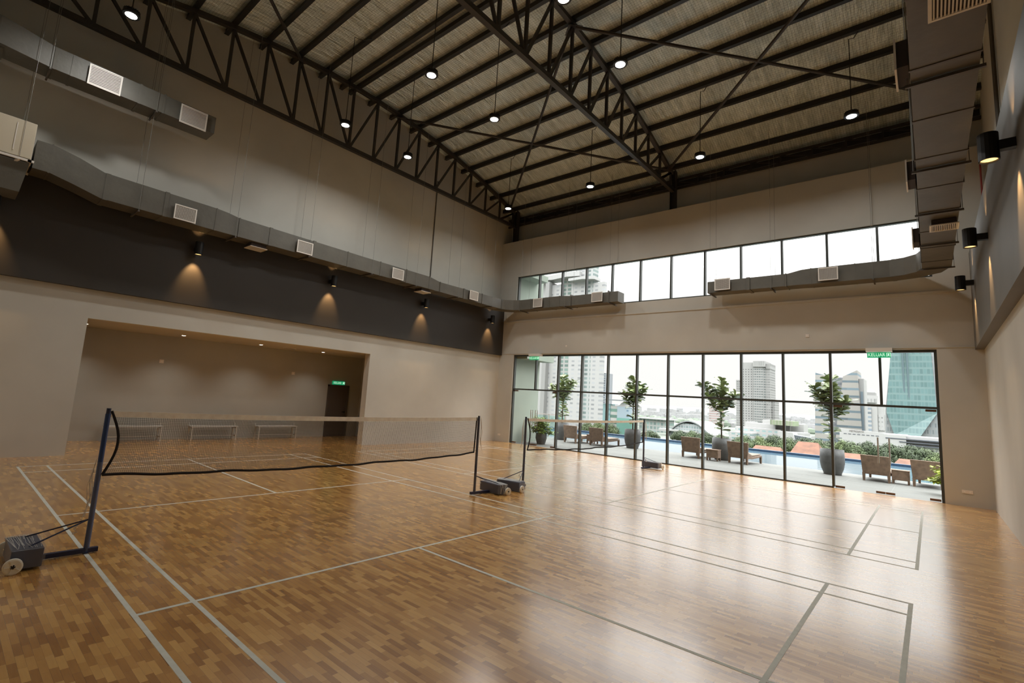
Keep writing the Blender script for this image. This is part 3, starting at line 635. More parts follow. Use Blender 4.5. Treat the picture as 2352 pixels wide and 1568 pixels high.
def net(xa, xb, label, seed):
    root = empty('badminton_net', ((xa+xb)/2, 0, .8), 0, label, 'net'); rn = random.Random(seed); L = xb-xa
    sag = lambda s: .03*4*s*(1-s)
    top = lambda s: 1.53-sag(s)
    ph = [rn.uniform(0, 6.28) for _ in range(4)]
    bot = lambda s: .80-.045*4*s*(1-s)+.03*abs(2*s-1)**3+.006*math.sin(31*s+ph[0])+.004*math.sin(67*s+ph[1])
    dy = lambda s, t: .03*t*math.sin(5*s*PI+ph[2])+.012*t*math.sin(17*s+ph[3])
    xe = lambda s, t: xa+.03+.10*math.sin(PI*min(1, t*1.0))*(1-s)**30*1.0+(L-.06)*s
    def P(s, t): return Vector((xe(s, t), dy(s, t), top(s)*(1-t)+bot(s)*t))
    m = MB(); N = 60
    for i in range(N):
        a, b = i/N, (i+1)/N; za, zb = top(a), top(b); xa_, xb_ = xe(a, 0), xe(b, 0); w = .004
        m.add([(xa_, -w, za), (xb_, -w, zb), (xb_, -w, zb-.065), (xa_, -w, za-.065), (xa_, w, za), (xb_, w, zb), (xb_, w, zb-.065), (xa_, w, za-.065)], [(0, 3, 2, 1), (4, 5, 6, 7), (0, 1, 5, 4), (3, 7, 6, 2)])
    m.build('top_tape', TAPE, root)
    MB().tube([P(i/N, 1) for i in range(N+1)], .016, 6).build('bottom_cord', NETB, root)
    for s in (0, 1): MB().tube([P(s, t/10) for t in range(11)], .014, 6).build('side_cord', NETB, root)
    m = MB(); th = .0014 if xa < 0 else .0010
    nv = int(L/.02); nh = 36
    for i in range(nv+1):
        s = i/nv; pts = [P(s, t) for t in (0, .25, .5, .75, 1)]; o = len(m.v)
        for p in pts: m.v += [(p.x-th, p.y, p.z), (p.x+th*.5, p.y+th, p.z), (p.x+th*.5, p.y-th, p.z)]
        for k in range(4):
            for q in range(3): q2 = (q+1) % 3; m.f.append((o+k*3+q, o+k*3+q2, o+k*3+3+q2, o+k*3+3+q))
    for j in range(1, nh):
        t = j/nh; o = len(m.v)
        for i in range(N+1):
            p = P(i/N, t); m.v += [(p.x, p.y, p.z-th), (p.x, p.y+th, p.z+th*.5), (p.x, p.y-th, p.z+th*.5)]
        for k in range(N):
            for q in range(3): q2 = (q+1) % 3; m.f.append((o+k*3+q, o+k*3+q2, o+k*3+3+q2, o+k*3+3+q))
    m.build('mesh_netting', NETC, root)
    m = MB(); m.tube([(xa, 0, .78), (xa+.06, .0, .77), P(0, 1)], .003, 5); m.tube([(xa, 0, 1.52), P(0, .02)], .004, 5); m.tube([(xb, 0, .84), P(1, 1)], .004, 5); m.build('tie_string', STRING, root)
    return root
net(-3.03, 3.09, 'near badminton net with cream top tape, strung across the left court', 1)
net(4.74, 10.97, 'far badminton net, strung in front of the window wall', 5)

# ------------------------------------------------------------ terrace and pool
OUTK = .62
DECKM = plaster('deck_stone', (.155, .16, .149)); POOLT = mat('pool_tile_blue', (.02, .055, .11), .35, noise=.3, nscale=12)
struct(MB().box(13.02, -40, -.5, 18.55, 26, -.012).build('terrace_deck', DECKM), 'pale stone pool terrace')
m = MB()
for y in [i*1.2-12 for i in range(30)]: m.box(13.4, y-.004, -.0125, 18.5, y+.004, -.0105)
for x in (14.6, 15.9, 17.2): m.box(x-.004, -12, -.0125, x+.004, 24, -.0105)
m.build('paving_joint', mat('joint_grey', (.33, .34, .32), .8), bpy.data.objects['terrace_deck'])
wm = mat('pool_water', (.16, .25, .31), .05, spec=1.0, bump=.12, bscale=1.6)
struct(MB().box(18.55, -40, -1.0, 26.0, 26, -.05).build('pool_water', wm), 'infinity pool water')
struct(MB().box(26.0, -40, -6, 26.35, 26, .06).build('pool_edge', POOLT), 'dark blue tiled infinity edge of the pool')
OUTW = plaster('outside_wall_render', (.30, .34, .29))
struct(MB().box(13.36, 7.32, -.01, 15.2, 7.62, 9.2).build('wall_outside', OUTW), 'grey-green fin wall outside the left door')
m = MB(); m.box(13.36, 6.7, 3.80, 15.5, 7.32, 4.15); m.box(13.36, 6.7, 7.62, 14.7, 7.32, 7.9)
struct(m.build('canopy_slab', OUTW), 'concrete canopy slabs beside the fin wall')
bal = empty('glass_balustrade', (18.7, 9.5, 0), 0, 'green glass balustrade with steel posts at the far left of the terrace', 'balustrade')
for i, (a, b) in enumerate(((8.0, 9.05), (9.1, 10.3), (10.35, 11.6), (11.65, 13))): MB().box(18.72, a, .05, 18.735, b, 1.15).build('glass_panel', BGLASS, bal)
for y in (8.0, 9.07, 10.32, 11.62): MB().box(18.70, y-.025, -.01, 18.75, y+.025, 1.22).build('post', CHROME, bal)
MB().box(18.70, 7.98, 1.2, 18.75, 13, 1.24).build('top_rail', CHROME, bal)
# planters and fiddle-leaf figs
POT = mat('grey_planter', (.12, .125, .125), .55, noise=.25, nscale=5, bump=.2, bscale=25); SOIL = mat('soil', (.05, .035, .025), .9)
LEAF = mat('fig_leaf_green', (.27, .34, .14), .38, noise=.45, nscale=3.5); BARK = mat('bark', (.10, .075, .05), .8); LEAF2 = mat('shrub_leaf_green', (.32, .48, .08), .45, noise=.4, nscale=6); LEAF3 = mat('shrub_leaf_yellow_green', (.55, .66, .06), .45, noise=.35, nscale=6)
def leaf(m, p, d, L, Wd, rn, n=4):
    d = Vector(d).normalized(); a = d.cross(Vector((rn.uniform(-.5, .5), rn.uniform(-.5, .5), 1)))
    if a.length < .05: a = Vector((1, 0, 0))
    a.normalize(); b = a.cross(d).normalized(); p = Vector(p)
    prof = ((0, .08), (.3, .34), (.55, .38), (.78, .52), (.94, .36), (1.0, .05)) if n == 6 else ((0, .1), (.35, .5), (.7, .45), (1, .04))
    o = len(m.v)
    for t, w in prof:
        c = p + d*L*t + b*(-.22*L*t*t); e_ = a*(Wd*w)
        m.v += [tuple(c-e_+b*.10*Wd), tuple(c), tuple(c+e_+b*.10*Wd)]
    for i in range(len(prof)-1):
        q = o+i*3; m.f += [(q, q+1, q+4, q+3), (q+1, q+2, q+5, q+4)]
def fig(seed):
    rn = random.Random(seed); root = empty('fiddle_leaf_fig')
    tr = MB(); lf = MB(); z0 = .80
    tr.tube([(0, 0, z0), (rn.uniform(-.03, .03), 0, 1.5), (rn.uniform(-.05, .05), rn.uniform(-.04, .04), 2.3), (0, 0, 3.2)], [.032, .026, .02, .010], 8)
    tips = [((0, 0, 1.15), (0, 0, 3.25), .20, 84, .36)]
    for k in range(5):
        t = 2*PI*(k+rn.random()*.6)/5; zb = 1.9+.22*k*.6; R = rn.uniform(.5, .82); e_ = (R*math.cos(t), R*math.sin(t), zb+rn.uniform(.45, .75))
        tr.tube([(0, 0, zb), (e_[0]*.5, e_[1]*.5, zb+.12), e_], [.018, .014, .007], 6)
        tips.append(((e_[0]*.35, e_[1]*.35, zb+.10), e_, .10, 44, .33))
    for a, b, w, n, L in tips:
        a, b = Vector(a), Vector(b)
        for i in range(n):
            s = (i+rn.random())/n; p = a.lerp(b, s); th = i*2.4+rn.random(); el = rn.uniform(-.15, .75)+s*.35
            if a.x == 0 and s < .35 and rn.random() < .35: continue
            leaf(lf, p, (math.cos(th)*math.cos(el), math.sin(th)*math.cos(el), math.sin(el)), L*rn.uniform(.75, 1.15), L*.62*rn.uniform(.8, 1.1), rn, 6)
    local(tr, 'trunk', BARK, root); local(lf, 'foliage', LEAF, root); return root
def pot():
    root = empty('planter')
    local(MB().lathe([(0, 0), (.27, 0), (.275, .05), (.34, .22), (.375, .42), (.375, .62), (.36, .88), (.33, .88), (.325, .80), (0, .80)], n=32), 'vessel', POT, root, smooth=True)
    local(MB().lathe([(0, .806), (.32, .806)], n=24), 'soil', SOIL, root); return root
f1, f2, q0 = fig(2), fig(9), pot()
FP = [(17.85, 7.62, 0, 1.0, 'behind the left pair of loungers'), (18.0, 3.72, 1, 1.0, 'between the left and middle pairs of loungers'), (17.68, -.38, 0, 1.0, 'between the two middle loungers'), (17.38, -4.22, 1, 1.04, 'left of the right pair of loungers')]
for i, (x, y, v, s, t) in enumerate(FP):
    o = (f1, f2)[v] if i < 2 else copy_tree((f1, f2)[v]); o.location = (x, y, 0); o.rotation_euler = (0, 0, (.3, 1.9, 2.6, 4.4)[i]); o.scale = (s, s, s)
    tag(o, 'tall fiddle-leaf fig '+t, 'tree', 'fiddle-leaf figs on the terrace')
    o = q0 if i == 0 else copy_tree(q0); o.location = (x, y, -.012); tag(o, 'round grey stone planter '+t, 'planter', 'grey planters on the terrace')
def shrub(x, y, m_, potr, zb, R, top, seed, label):
    rn = random.Random(seed); root = empty('potted_shrub', (x, y, 0), 0, label, 'plant'); lf = MB(); tr = MB()
    for k in range(46):
        t = rn.uniform(0, 2*PI); ph = rn.uniform(-.35, 1.35); d = Vector((math.cos(t)*math.cos(ph), math.sin(t)*math.cos(ph), math.sin(ph)*.9)); q = Vector((0, 0, zb+.15)) + d*R*rn.uniform(.55, 1.0); q.z = min(q.z, top)
        tr.tube([(0, 0, zb), tuple(Vector((0, 0, zb)).lerp(q, .5)+Vector((0, 0, .05))), tuple(q)], [.012, .008, .003], 5)
        for j in range(26):
            s = rn.uniform(.35, 1.05); p = Vector((0, 0, zb)).lerp(q, s); tt = rn.uniform(0, 2*PI)
            leaf(lf, p, (math.cos(tt), math.sin(tt), rn.uniform(-.3, .7)), rn.uniform(.11, .18), .055, rn)
    local(tr, 'stem', BARK, root); local(lf, 'foliage', m_, root)
    local(MB().lathe([(0, 0), (potr*.72, 0), (potr, zb*.55), (potr*.95, zb), (potr*.86, zb), (potr*.86, zb-.04), (0, zb-.04)], n=24), 'pot', POT, root)
shrub(14.35, 6.42, LEAF2, .26, .48, .74, 1.5, 3, 'bushy green shrub in a grey pot just outside the left glass door')
shrub(15.1, -7.32, LEAF3, .18, .32, .60, 1.08, 4, 'yellow-green shrub outside the right end of the window wall')
# loungers and side tables
RAT = mat('brown_rattan', (.29, .185, .12), .6, noise=.25, nscale=9, bump=.5, bscale=90); CUSH = mat('lounger_cushion', (.36, .28, .21), .8)
def lounger():
    root = empty('rattan_lounger'); w = .36
    local(MB().xprism([], 0, 0) if False else MB().add([(0, -w, .22), (.10, -w, .22), (.02, -w*1.12, .84), (-.06, -w*1.12, .84), (0, w, .22), (.10, w, .22), (.02, w*1.12, .84), (-.06, w*1.12, .84)], [(0, 1, 2, 3), (7, 6, 5, 4), (0, 4, 5, 1), (1, 5, 6, 2), (2, 6, 7, 3), (3, 7, 4, 0)]), 'backrest', RAT, root, bevel=.015)
    local(MB().yprism([(.08, .22), (.5, .20), (1.0, .22), (1.45, .26), (1.45, .32), (1.0, .30), (.55, .28), (.08, .36)], -w, w), 'seat', RAT, root, bevel=.01)
    local(MB().yprism([(.12, .37), (.55, .29), (1.0, .31), (1.42, .33), (1.42, .37), (1.0, .36), (.58, .35), (.14, .47)], -w+.04, w-.04), 'cushion', CUSH, root, bevel=.01)
    for x, y in ((.02, -w+.03), (.02, w-.03), (1.40, -w+.03), (1.40, w-.03)): local(MB().add([(x-.03, y-.03, 0), (x+.03, y-.03, 0), (x+.03, y+.03, 0), (x-.03, y+.03, 0), (x-.045, y-.04, .26), (x+.045, y-.04, .26), (x+.045, y+.04, .26), (x-.045, y+.04, .26)], [(0, 3, 2, 1), (4, 5, 6, 7), (0, 1, 5, 4), (1, 2, 6, 5), (2, 3, 7, 6), (3, 0, 4, 7)]), 'leg', RAT, root)
    return root
def side_table():
    root = empty('side_table'); local(MB().box(-.19, -.225, .12, .19, .225, .42), 'body', RAT, root, bevel=.01); local(MB().box(-.2, -.235, .42, .2, .235, .445), 'table_top', RAT, root)
    for x in (-.16, .16):
        for y in (-.195, .195): local(MB().box(x-.025, y-.025, 0, x+.025, y+.025, .12), 'leg', RAT, root)
    return root
l0, t0 = lounger(), side_table()
for i, (x, y, a, t) in enumerate(((16.75, 6.40, -.10, 'left one of the left pair, near the shrub'), (16.95, 5.08, -.12, 'right one of the left pair'), (16.9, .62, -.08, 'left one of the middle pair'), (16.85, -1.22, -.12, 'right one of the middle pair'), (16.7, -5.50, -.05, 'left one of the right pair, behind the door handles'), (16.7, -6.78, -.08, 'right one of the right pair, partly behind the yellow-green shrub'))):
    o = l0 if i == 0 else copy_tree(l0); o.location = (x, y, -.012); o.rotation_euler = (0, 0, a); tag(o, 'brown rattan lounger, '+t, 'lounger', 'rattan loungers beside the pool')
for i, (x, y, t) in enumerate(((17.75, 5.72, 'left'), (16.9, -.30, 'middle'), (17.0, -6.12, 'right'))):
    o = t0 if i == 0 else copy_tree(t0); o.location = (x, y, -.012); tag(o, 'low brown rattan side table between the two loungers of the %s pair' % t, 'side table', 'rattan side tables beside the pool')

# ------------------------------------------------------------ city beyond the pool
GZ = -30.0
struct(MB().box(40, -900, GZ-1, 8000, 5000, GZ).build('city_ground', mat('city_ground_green', (.17, .20, .16), .9, noise=.5, nscale=.02)), 'distant ground of the city')
WHT = (.46, .46, .45)
def building(name, label, cat='building'): return empty(name, (0, 0, 0), 0, label, cat)
def fw(name, wall, glass, axis='Y', pu=4, pz=3.4, fu=.5, fz=.45, var=(.75, 1.5)): return window_wall_mat(name, wall, glass, axis, pu, pz, fu, fz, var)
def place(o, x, y): o.location = (x, y, GZ)
# white condominium tower
b = building('apartment_tower', 'very tall white apartment tower with a stepped crown, at the left'); 
A1 = fw('condo_white', WHT, (.30, .31, .32), 'Y', 5.5, 3.0, .42, .42); A2 = fw('condo_balcony', (.40, .40, .38), (.16, .24, .21), 'Y', 4.2, 3.0, .7, .6); A3 = fw('condo_teal', (.44, .46, .45), (.19, .25, .24), 'Y', 4.2, 3.0, .6, .55)
CW = mat('tower_white_render', WHT, .6); CG = mat('tower_grey_render', (.30, .30, .29), .6)
MB().box(300, 196, GZ, 308, 206, 90).build('left_wing', A1, b); MB().box(302, 209.5, GZ, 308, 218, 93).build('left_wing', CW, b)
MB().box(296, 206, GZ, 306, 209.5, 92).build('corner_pier', CG, b); MB().box(301, 188, GZ, 308, 196, 94).build('balcony_stack', A2, b)
MB().box(299, 176, GZ, 307, 188, 98).build('centre_bay', A1, b); MB().box(300.5, 170.5, GZ, 307, 176, 108).build('glazed_bay', A3, b); MB().box(300, 161.3, GZ, 303, 170.5, 88).build('right_wing', A1, b)
m = MB(); m.prism([(292, 219), (297, 205), (294, 190), (296, 180), (306, 180), (308, 219)], 93.5, 97); m.prism([(294, 188), (293, 176), (297, 168), (306, 168), (306, 188)], 90, 92); m.build('curved_roof_slab', CW, b)
MB().box(302, 172, 98, 308, 187, 118).build('crown_tower', fw('condo_crown', WHT, (.35, .36, .37), 'Y', 5, 3.6, .5, .4), b)
b = building('office_tower', 'distant blue office tower at the extreme left of the view'); MB().box(900, 646, GZ, 930, 662, 66).build('shaft', fw('blue_glass', (.20, .27, .35), (.12, .19, .29), 'Y', 5, 4, .7, .6), b); MB().box(895, 640, GZ, 925, 664, 18).build('podium', fw('white_dots', WHT, (.4, .42, .45), 'Y', 6, 5, .4, .4), b)
b = building('dark_tower', 'slender dark grey tower just right of the white apartment tower'); MB().box(650, 347.5, GZ, 670, 355.5, 48).build('shaft', fw('slim_dark', (.28, .30, .32), (.10, .12, .14), 'Y', 4, 3.5, .6, .6), b)
b = building('office_block', 'teal and pale blue office block with white sun-shade bands, right of the apartment tower')
MB().box(450, 233.5, GZ, 460, 245, 3).build('teal_wing', fw('teal_cladding', (.20, .33, .34), (.12, .25, .27), 'Y', 8, 5, .6, .4), b); MB().box(450.5, 225.5, GZ, 458, 233.5, 1.5).build('banded_wing', fw('white_bands', (.46, .46, .44), (.12, .22, .18), 'Y', 0, 6, 1, .5), b)
MB().box(449, 212.5, -10, 455, 225.5, 1).build('pale_blue_wing', fw('pale_blue_cladding', (.32, .40, .45), (.12, .19, .26), 'Y', 13, 5.2, .16, .3), b); MB().box(448.5, 210, GZ, 455, 225.5, -10).build('green_base', mat('mint_cladding', (.15, .34, .28), .6), b)
MB().xprism([(212.5, 1), (213.5, 4.5), (216.5, 6.5), (221, 5), (225.5, 1)], 450, 456).build('rounded_gable', CW, b); MB().box(446, 216, 6.6, 456, 246, 7.6).build('roof_slab', mat('slate_roof', (.20, .22, .23), .6), b)
b = building('glass_hall', 'low glass hall with a flat white roof beyond the second fig'); MB().box(650, 258, GZ, 680, 295, -13.5).build('hall', fw('hall_glass', (.42, .43, .41), (.20, .28, .26), 'Y', 5, 5.5, .7, .7), b); MB().box(645, 254, -13.5, 685, 299, -12).build('roof_slab', CW, b)
b = building('arched_station', 'white station hall with a grey arched roof, left of the third fig')
ar = [(231-k*50/14, -27+16.5*math.sin(PI*(k/14))**.8) for k in range(15)]
m = MB()
for (y0_, z0_), (y1_, z1_) in zip(ar, ar[1:]): m.bar((600, y0_, z0_), (600, y1_, z1_), 60, 1.2, (0, 0, 1)) if False else m.add([(590, y0_, z0_), (590, y1_, z1_), (650, y1_, z1_), (650, y0_, z0_), (590, y0_, z0_-1.4), (590, y1_, z1_-1.4), (650, y1_, z1_-1.4), (650, y0_, z0_-1.4)], [(0, 1, 2, 3), (4, 7, 6, 5), (0, 4, 5, 1), (3, 2, 6, 7)])
m.build('arched_roof', mat('station_roof', (.26, .28, .28), .5), b); m = MB(); m.xprism([(y_, min(z_-2.2, -14)) for y_, z_ in ar[1:-1]]+[(181, GZ), (231, GZ)], 592, 640); m.build('glazed_front', fw('station_glass', (.42, .44, .44), (.2, .26, .26), 'Y', 3, 4, .7, .7), b)
MB().box(585, 196, -24, 600, 240, -22).build('canopy', CW, b); MB().box(585, 160, GZ, 620, 196, -24).build('side_hall', fw('side_hall', WHT, (.25, .28, .3), 'Y', 5, 5, .6, .4), b)
b = building('striped_tower', 'distant white tower striped with thin red bands behind the third fig'); MB().box(1100, 325, GZ, 1130, 346, 24).build('shaft', fw('red_bands', (.48, .46, .45), (.34, .22, .21), 'Y', 0, 5, 1, .35), b)
b = building('hotel_tower', 'tall pale grey hotel tower standing alone in the middle of the city view')
H1 = fw('hotel_dots', (.36, .36, .35), (.07, .07, .07), 'Y', 4.4, 4.3, .4, .34); H2 = fw('hotel_rows', (.34, .34, .33), (.10, .12, .12), 'Y', 3.4, 4.3, .75, .4); H3 = fw('hotel_rows_pale', (.35, .35, .34), (.19, .19, .185), 'Y', 3.0, 4.3, .7, .4)
MB().box(950, 222.5, GZ, 990, 243.5, 82).build('left_bay', H1, b); MB().prism([(946, 222.5), (946, 208), (952, 204.5), (990, 204.5), (990, 222.5)], GZ, 84).build('centre_bay', H2, b); MB().box(952, 197.5, GZ, 990, 204.5, 81).build('right_bay', H3, b)
m = MB(); m.box(950, 222.5, 82, 990, 244, 92); m.box(944, 204, 84, 990, 222.5, 94); m.box(951, 197, 81, 990, 204, 90); m.build('crown', fw('hotel_crown', (.36, .36, .35), (.26, .26, .25), 'Y', 3.2, 40, .35, .7), b)
MB().box(960, 192.5, GZ, 990, 197.5, 29).build('lower_wing', H3, b); MB().box(955, 246, GZ, 985, 253, 61).build('rear_wing', H3, b)
b = building('low_complex', 'sprawl of low white rooftops and halls at the foot of the hotel tower')
for (x, y0_, y1_, zt, wn) in ((600, 113, 158, -13, 1), (610, 120, 150, -8, 0), (620, 108, 135, -3.5, 0), (575, 135, 158, -18, 1), (585, 88, 113, -14, 0), (640, 150, 158, -7, 0), (625, 96, 110, -6, 0)):
    MB().box(x, y0_, GZ, x+25, y1_, zt).build('hall', fw('hall_%d' % int(y0_), (.46, .46, .45), (.24, .36, .36), 'Y', 6, 4.5, .6, .35) if wn else CW, b)
MB().box(596, 100, -8, 622, 122, -3.0).build('green_screen', fw('green_screen', (.30, .32, .24), (.20, .25, .15), 'Y', 3, 40, .5, 1), b)
b = building('canted_building', 'white building with slanted end walls around dark glass, left of the finned tower')
MB().xprism([(91, -32), (88, -12), (84, -12), (81, -24), (72, -26), (70, -14), (66, -13), (62, -32)], 500, 520).build('slanted_walls', CW, b); MB().xprism([(84.5, -14), (70, -15.5), (72, -26), (81, -24)], 503, 518).build('dark_glazing', mat('dark_glazing', (.12, .14, .16), .3), b)
MB().box(500, 58, GZ, 520, 66, -12).build('pier', mat('beige_pier', (.39, .365, .33), .6), b)
b = building('finned_tower', 'cream banded office tower with two slanted fins at its top, behind the fourth fig')
F1 = fw('cream_bands', (.39, .375, .345), (.13, .18, .21), 'Y', 0, 5.2, 1, .3); F2 = fw('grey_core', (.26, .27, .28), (.16, .175, .195), 'Y', 3, 3.6, .8, .5)
MB().xprism([(56, GZ), (55.5, -5), (54.5, 34.5), (47.8, 32.5), (47, GZ)], 420, 445).build('left_fin', F1, b); MB().box(423, 37.0, GZ, 445, 48, 31.5).build('core', F2, b)
MB().xprism([(43.5, GZ), (43, -6), (38, 32), (29.9, 36.5), (28.6, -5), (28.6, GZ)], 419, 445).build('right_fin', F1, b); MB().box(424, 26.8, GZ, 445, 29.5, 31).build('white_edge', CW, b); MB().box(423.5, 27.4, GZ, 424.5, 28.8, 22).build('blue_strip', mat('blue_strip', (.24, .31, .36), .4), b)
b = building('domed_block', 'white block with a stepped domed roof between the finned tower and the glass tower')
MB().box(600, 25.3, GZ, 625, 42, 19).build('block', CW, b); MB().box(598.5, 31, GZ, 618, 41, 27).build('tower', CW, b); MB().box(602, 32.5, 27, 622, 39.5, 30).build('drum', CG, b)
MB().lathe([(3.5, 30), (3, 32), (1.6, 33.6), (0, 34.2)], (612, 36, 0), 16).build('dome', CW, b); MB().box(597, 35.5, -8, 598.4, 39.5, 15).build('window_strip', fw('strip_windows', WHT, (.2, .24, .28), 'Y', 7, 4, .97, .5), b)
MB().box(599.3, 26, -6, 600, 30.5, 9).build('window_grid', fw('grid', WHT, (.28, .28, .28), 'Y', 2.4, 4, .5, .35), b); MB().box(597, 31.5, 20, 598.4, 40.5, 24).build('window_row', fw('row', WHT, (.3, .3, .3), 'Y', 2.6, 4, .45, .8), b)
b = building('glass_tower', 'huge tapered teal glass tower filling the right end of the city view')
G1 = fw('teal_curtain_wall', (.19, .29, .285), (.135, .235, .235), 'Y', 1.6, 3.9, .85, .72, (.88, 1.15)); G2 = fw('grey_curtain_wall', (.31, .33, .33), (.20, .23, .24), 'Y', 1.2, 3.9, .6, .6)
for o_ in (G1, G2): o_.node_tree.nodes['Principled BSDF'].inputs['Roughness'].default_value = .18
MB().xprism([(14.6, GZ), (13.4, 10), (9.6, 45), (9.4, 62), (-14, 62), (-14, GZ)], 383, 410).build('side_faces', G2, b)
MB().add([(382.5, 13.0, 8), (380, 9.6, -5.2), (379, -1, -7), (382, -10, 9), (383, -8, 62), (383, 8.3, 62)], [(0, 1, 2, 3, 4, 5)]).build('faceted_front', G1, b)
for y in (2.2, 4.2): MB().box(381.5, y-.35, -2, 383.2, y+.35, 60).build('dark_fin', mat('fin_blue_grey', (.11, .17, .19), .4), b)
b = building('shopping_podium', 'long white shopping centre with parking decks and METROJAYA lettering below the glass tower', 'shopping centre')
MB().box(300, 2, GZ, 330, 27.5, -3.6).build('left_block', CW, b); MB().xprism([(27.2, -3.6), (27.2, -2.4), (10, -3.2), (10, -3.6)], 300, 302).build('parapet', CW, b)
m = MB()
MB().box(302, -60, GZ, 330, 10, -3.9).build('deck_block', CW, b)
for i, z in enumerate((-5.3, -6.6, -7.9)): m.box(299.7 if i else 299.8, -60, z-.22, 302.2, 9.5 if i == 0 else 7-i*2.5, z+.22)
for k in range(8): m.box(299.9, 12+k*1.8, -4.95, 300.05, 13.2+k*1.8, -4.65)
m.build('parking_openings', mat('deck_opening', (.09, .10, .12), .8), b)
text_mesh('METROJAYA', 1.25, Matrix(((0, 0, -1, 299.9), (-1, 0, 0, 20.6), (0, 1, 0, -3.35), (0, 0, 0, 1))), 'shop_lettering', mat('shop_letters', (.25, .22, .20), .6), b, .05, .86)
# red-roofed houses
TILE = mat('terracotta_tiles', (.19, .082, .045), .8, noise=.3, nscale=.6)
def house(x, y, w, d, h, z, label):
    b = building('red_roofed_house', label, 'house'); MB().box(x, y-w/2, GZ, x+d, y+w/2, z).build('walls', CW, b)
    MB().add([(x-1, y-w/2-1, z-.3), (x+d+1, y-w/2-1, z-.3), (x+d+1, y+w/2+1, z-.3), (x-1, y+w/2+1, z-.3), (x+d/2, y-w/2+w*.12, z+h), (x+d/2, y+w/2-w*.12, z+h)], [(0, 3, 5, 4), (2, 1, 4, 5), (1, 0, 4), (3, 2, 5), (0, 1, 2, 3)]).build('roof', TILE, b)
house(150, 28.6, 8.5, 16, 4.2, -11.2, 'terracotta-roofed house with the highest ridge, just left of the fourth fig'); house(171, 21.8, 7, 14, 4.6, -10.2, 'terracotta-roofed house with a steep end right beside the fourth planter')
house(150, 9.5, 13, 14, 3.4, -10.0, 'terracotta-roofed house right of the fourth fig, behind the lounger'); house(150, -6, 14, 14, 3.2, -9.9, 'terracotta-roofed house at the far right above the rattan side table'); 
# trees
TL = [mat('tree_leaves_dark', (.055, .085, .035), .7, noise=.4, nscale=.6), mat('tree_leaves_mid', (.085, .125, .045), .7, noise=.4, nscale=.6), mat('tree_leaves_bright', (.13, .18, .06), .7, noise=.35, nscale=.6)]
def tree_proto(v, seed):
    rn = random.Random(seed); root = empty('city_tree'); lf = MB(); cl = []
    for k in range(20):
        t = rn.uniform(0, 2*PI); R = rn.uniform(0, 4.4); cl.append((R*math.cos(t), R*math.sin(t), 16.3-R*R*.11+rn.uniform(-.9, .6), rn.uniform(1.2, 2.2)))
    for (cx, cy, cz, cr_) in cl:
        for j in range(330):
            d = Vector((rn.gauss(0, 1), rn.gauss(0, 1), rn.gauss(0, 1))).normalized(); p = Vector((cx, cy, cz)) + d*cr_*rn.uniform(.5, 1.13)
            a = d.cross(Vector((rn.random(), rn.random(), rn.random()))).normalized()*rn.uniform(.13, .28); b_ = d.cross(a).normalized()*rn.uniform(.13, .28)
            lf.quad(tuple(p-a), tuple(p-b_), tuple(p+a), tuple(p+b_))
    local(lf, 'foliage', TL[v], root)
    local(MB().tube([(0, 0, 0), (.2, 0, 7), (0, .2, 15)], [.5, .4, .2], 8).tube([(0.1, 0, 7), (2, 1, 14)], [.25, .1], 6).tube([(0.1, 0, 8), (-2, -1.5, 14.5)], [.25, .1], 6), 'trunk', BARK, root)
    return root
tp = [tree_proto(0, 1), tree_proto(1, 2), tree_proto(2, 3)]; used = set(); rn = random.Random(5)
TR = [(220, 58, 0, -7.5), (225, 52.5, 1, -6.9), (230, 47.5, 2, -7), (235, 43, 0, -5.7), (225, 36.5, 1, -6.2), (240, 33, 0, -5.8), (230, 27.5, 1, -5.9), (245, 24, 0, -6.2), (235, 19.5, 2, -5.8), (225, 15.5, 1, -5.6), (232, 10.8, 0, -4.9), (220, 4.5, 0, -4.6), (228, -.8, 0, -4.9), (236, -5.5, 1, -6.2), (225, -9.5, 2, -6.8), (150, 40.5, 2, -9.5),
      (240, 66, 1, -8), (245, 74, 0, -7.6), (250, 82, 1, -7.9), (255, 90, 0, -8.2), (200, 70, 2, -11), (205, 60, 2, -10.5), (220, 112, 1, -6.9), (225, 121, 2, -6.6), (230, 130, 1, -7.6), (240, 100, 0, -9), (195, 82, 0, -11.5)]
WHERE = ['dark', 'mid-green', 'bright green']
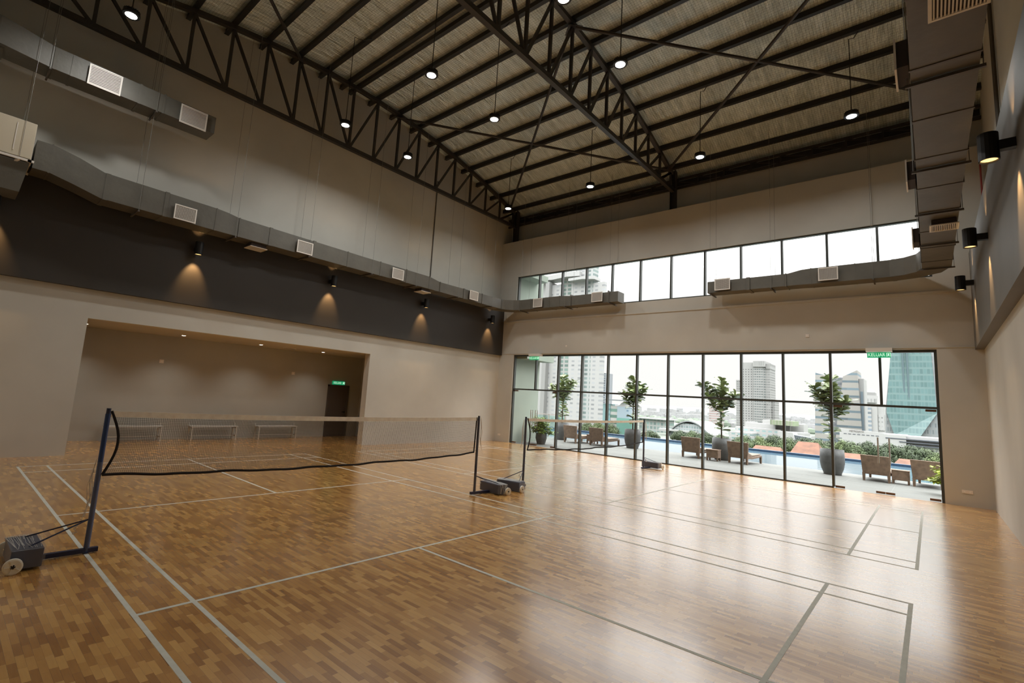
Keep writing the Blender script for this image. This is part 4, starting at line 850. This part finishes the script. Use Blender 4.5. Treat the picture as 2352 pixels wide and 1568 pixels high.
for i, (x, y, v, top) in enumerate(sorted(TR, key=lambda q: -q[1]/q[0])):
    o = tp[v] if v not in used else copy_tree(tp[v]); used.add(v); s = (top+.6-GZ)/18.2*(.9+.2*rn.random())
    zz = (top-GZ)/18.6; o.location = (x, y, GZ); o.scale = (1.0, 1.0, zz); o.rotation_euler = (0, 0, rn.uniform(0, 6.28))
    side = 'left' if y/x > .33 else ('middle' if y/x > .16 else 'right')
    tag(o, '%s tree beyond the pool edge, %s from the left' % (WHERE[v], (ORD+['twenty-second', 'twenty-third', 'twenty-fourth', 'twenty-fifth', 'twenty-sixth', 'twenty-seventh', 'twenty-eighth', 'twenty-ninth', 'thirtieth', 'thirty-first', 'thirty-second'])[i]), 'tree', 'trees beyond the pool')
# far hills and hazy skyline
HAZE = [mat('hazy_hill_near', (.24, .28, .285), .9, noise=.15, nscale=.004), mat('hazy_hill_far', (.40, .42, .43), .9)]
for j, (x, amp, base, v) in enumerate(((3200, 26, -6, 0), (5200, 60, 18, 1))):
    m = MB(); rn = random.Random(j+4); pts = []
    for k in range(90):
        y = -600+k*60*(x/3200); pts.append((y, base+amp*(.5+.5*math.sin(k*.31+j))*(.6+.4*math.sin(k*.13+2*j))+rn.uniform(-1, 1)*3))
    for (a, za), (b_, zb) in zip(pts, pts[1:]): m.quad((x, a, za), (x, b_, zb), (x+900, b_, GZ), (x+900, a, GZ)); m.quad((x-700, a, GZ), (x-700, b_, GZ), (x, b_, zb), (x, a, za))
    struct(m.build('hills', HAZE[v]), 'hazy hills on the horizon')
ds = empty('distant_cityscape', (1500, 300, GZ), 0, 'hazy carpet of tiny white city blocks and greenery spreading to the hills', 'city', None, 'stuff')
m = MB(); rn = random.Random(21)
for k in range(520):
    x = rn.uniform(1160, 2700); y = x*rn.uniform(.02, .62); h = rn.choice((8, 10, 12, 16, 22)) * x/1500; w = rn.uniform(12, 34)
    m.box(x, y, GZ, x+20, y+w, GZ+h)
m.build('white_blocks', fw('far_white_blocks', (.42, .42, .42), (.32, .33, .34), 'Y', 5, 5, .5, .4), ds)
m = MB()
for k in range(900):
    x = rn.uniform(1150, 2700); y = x*rn.uniform(.03, .58); r_ = rn.uniform(8, 18); m.lathe([(r_*.9, -2), (r_, 3), (r_*.7, 9), (0, 12)], (x, y, GZ), 7)
m.build('greenery', mat('distant_green', (.15, .19, .14), .9, noise=.3, nscale=.02), ds)
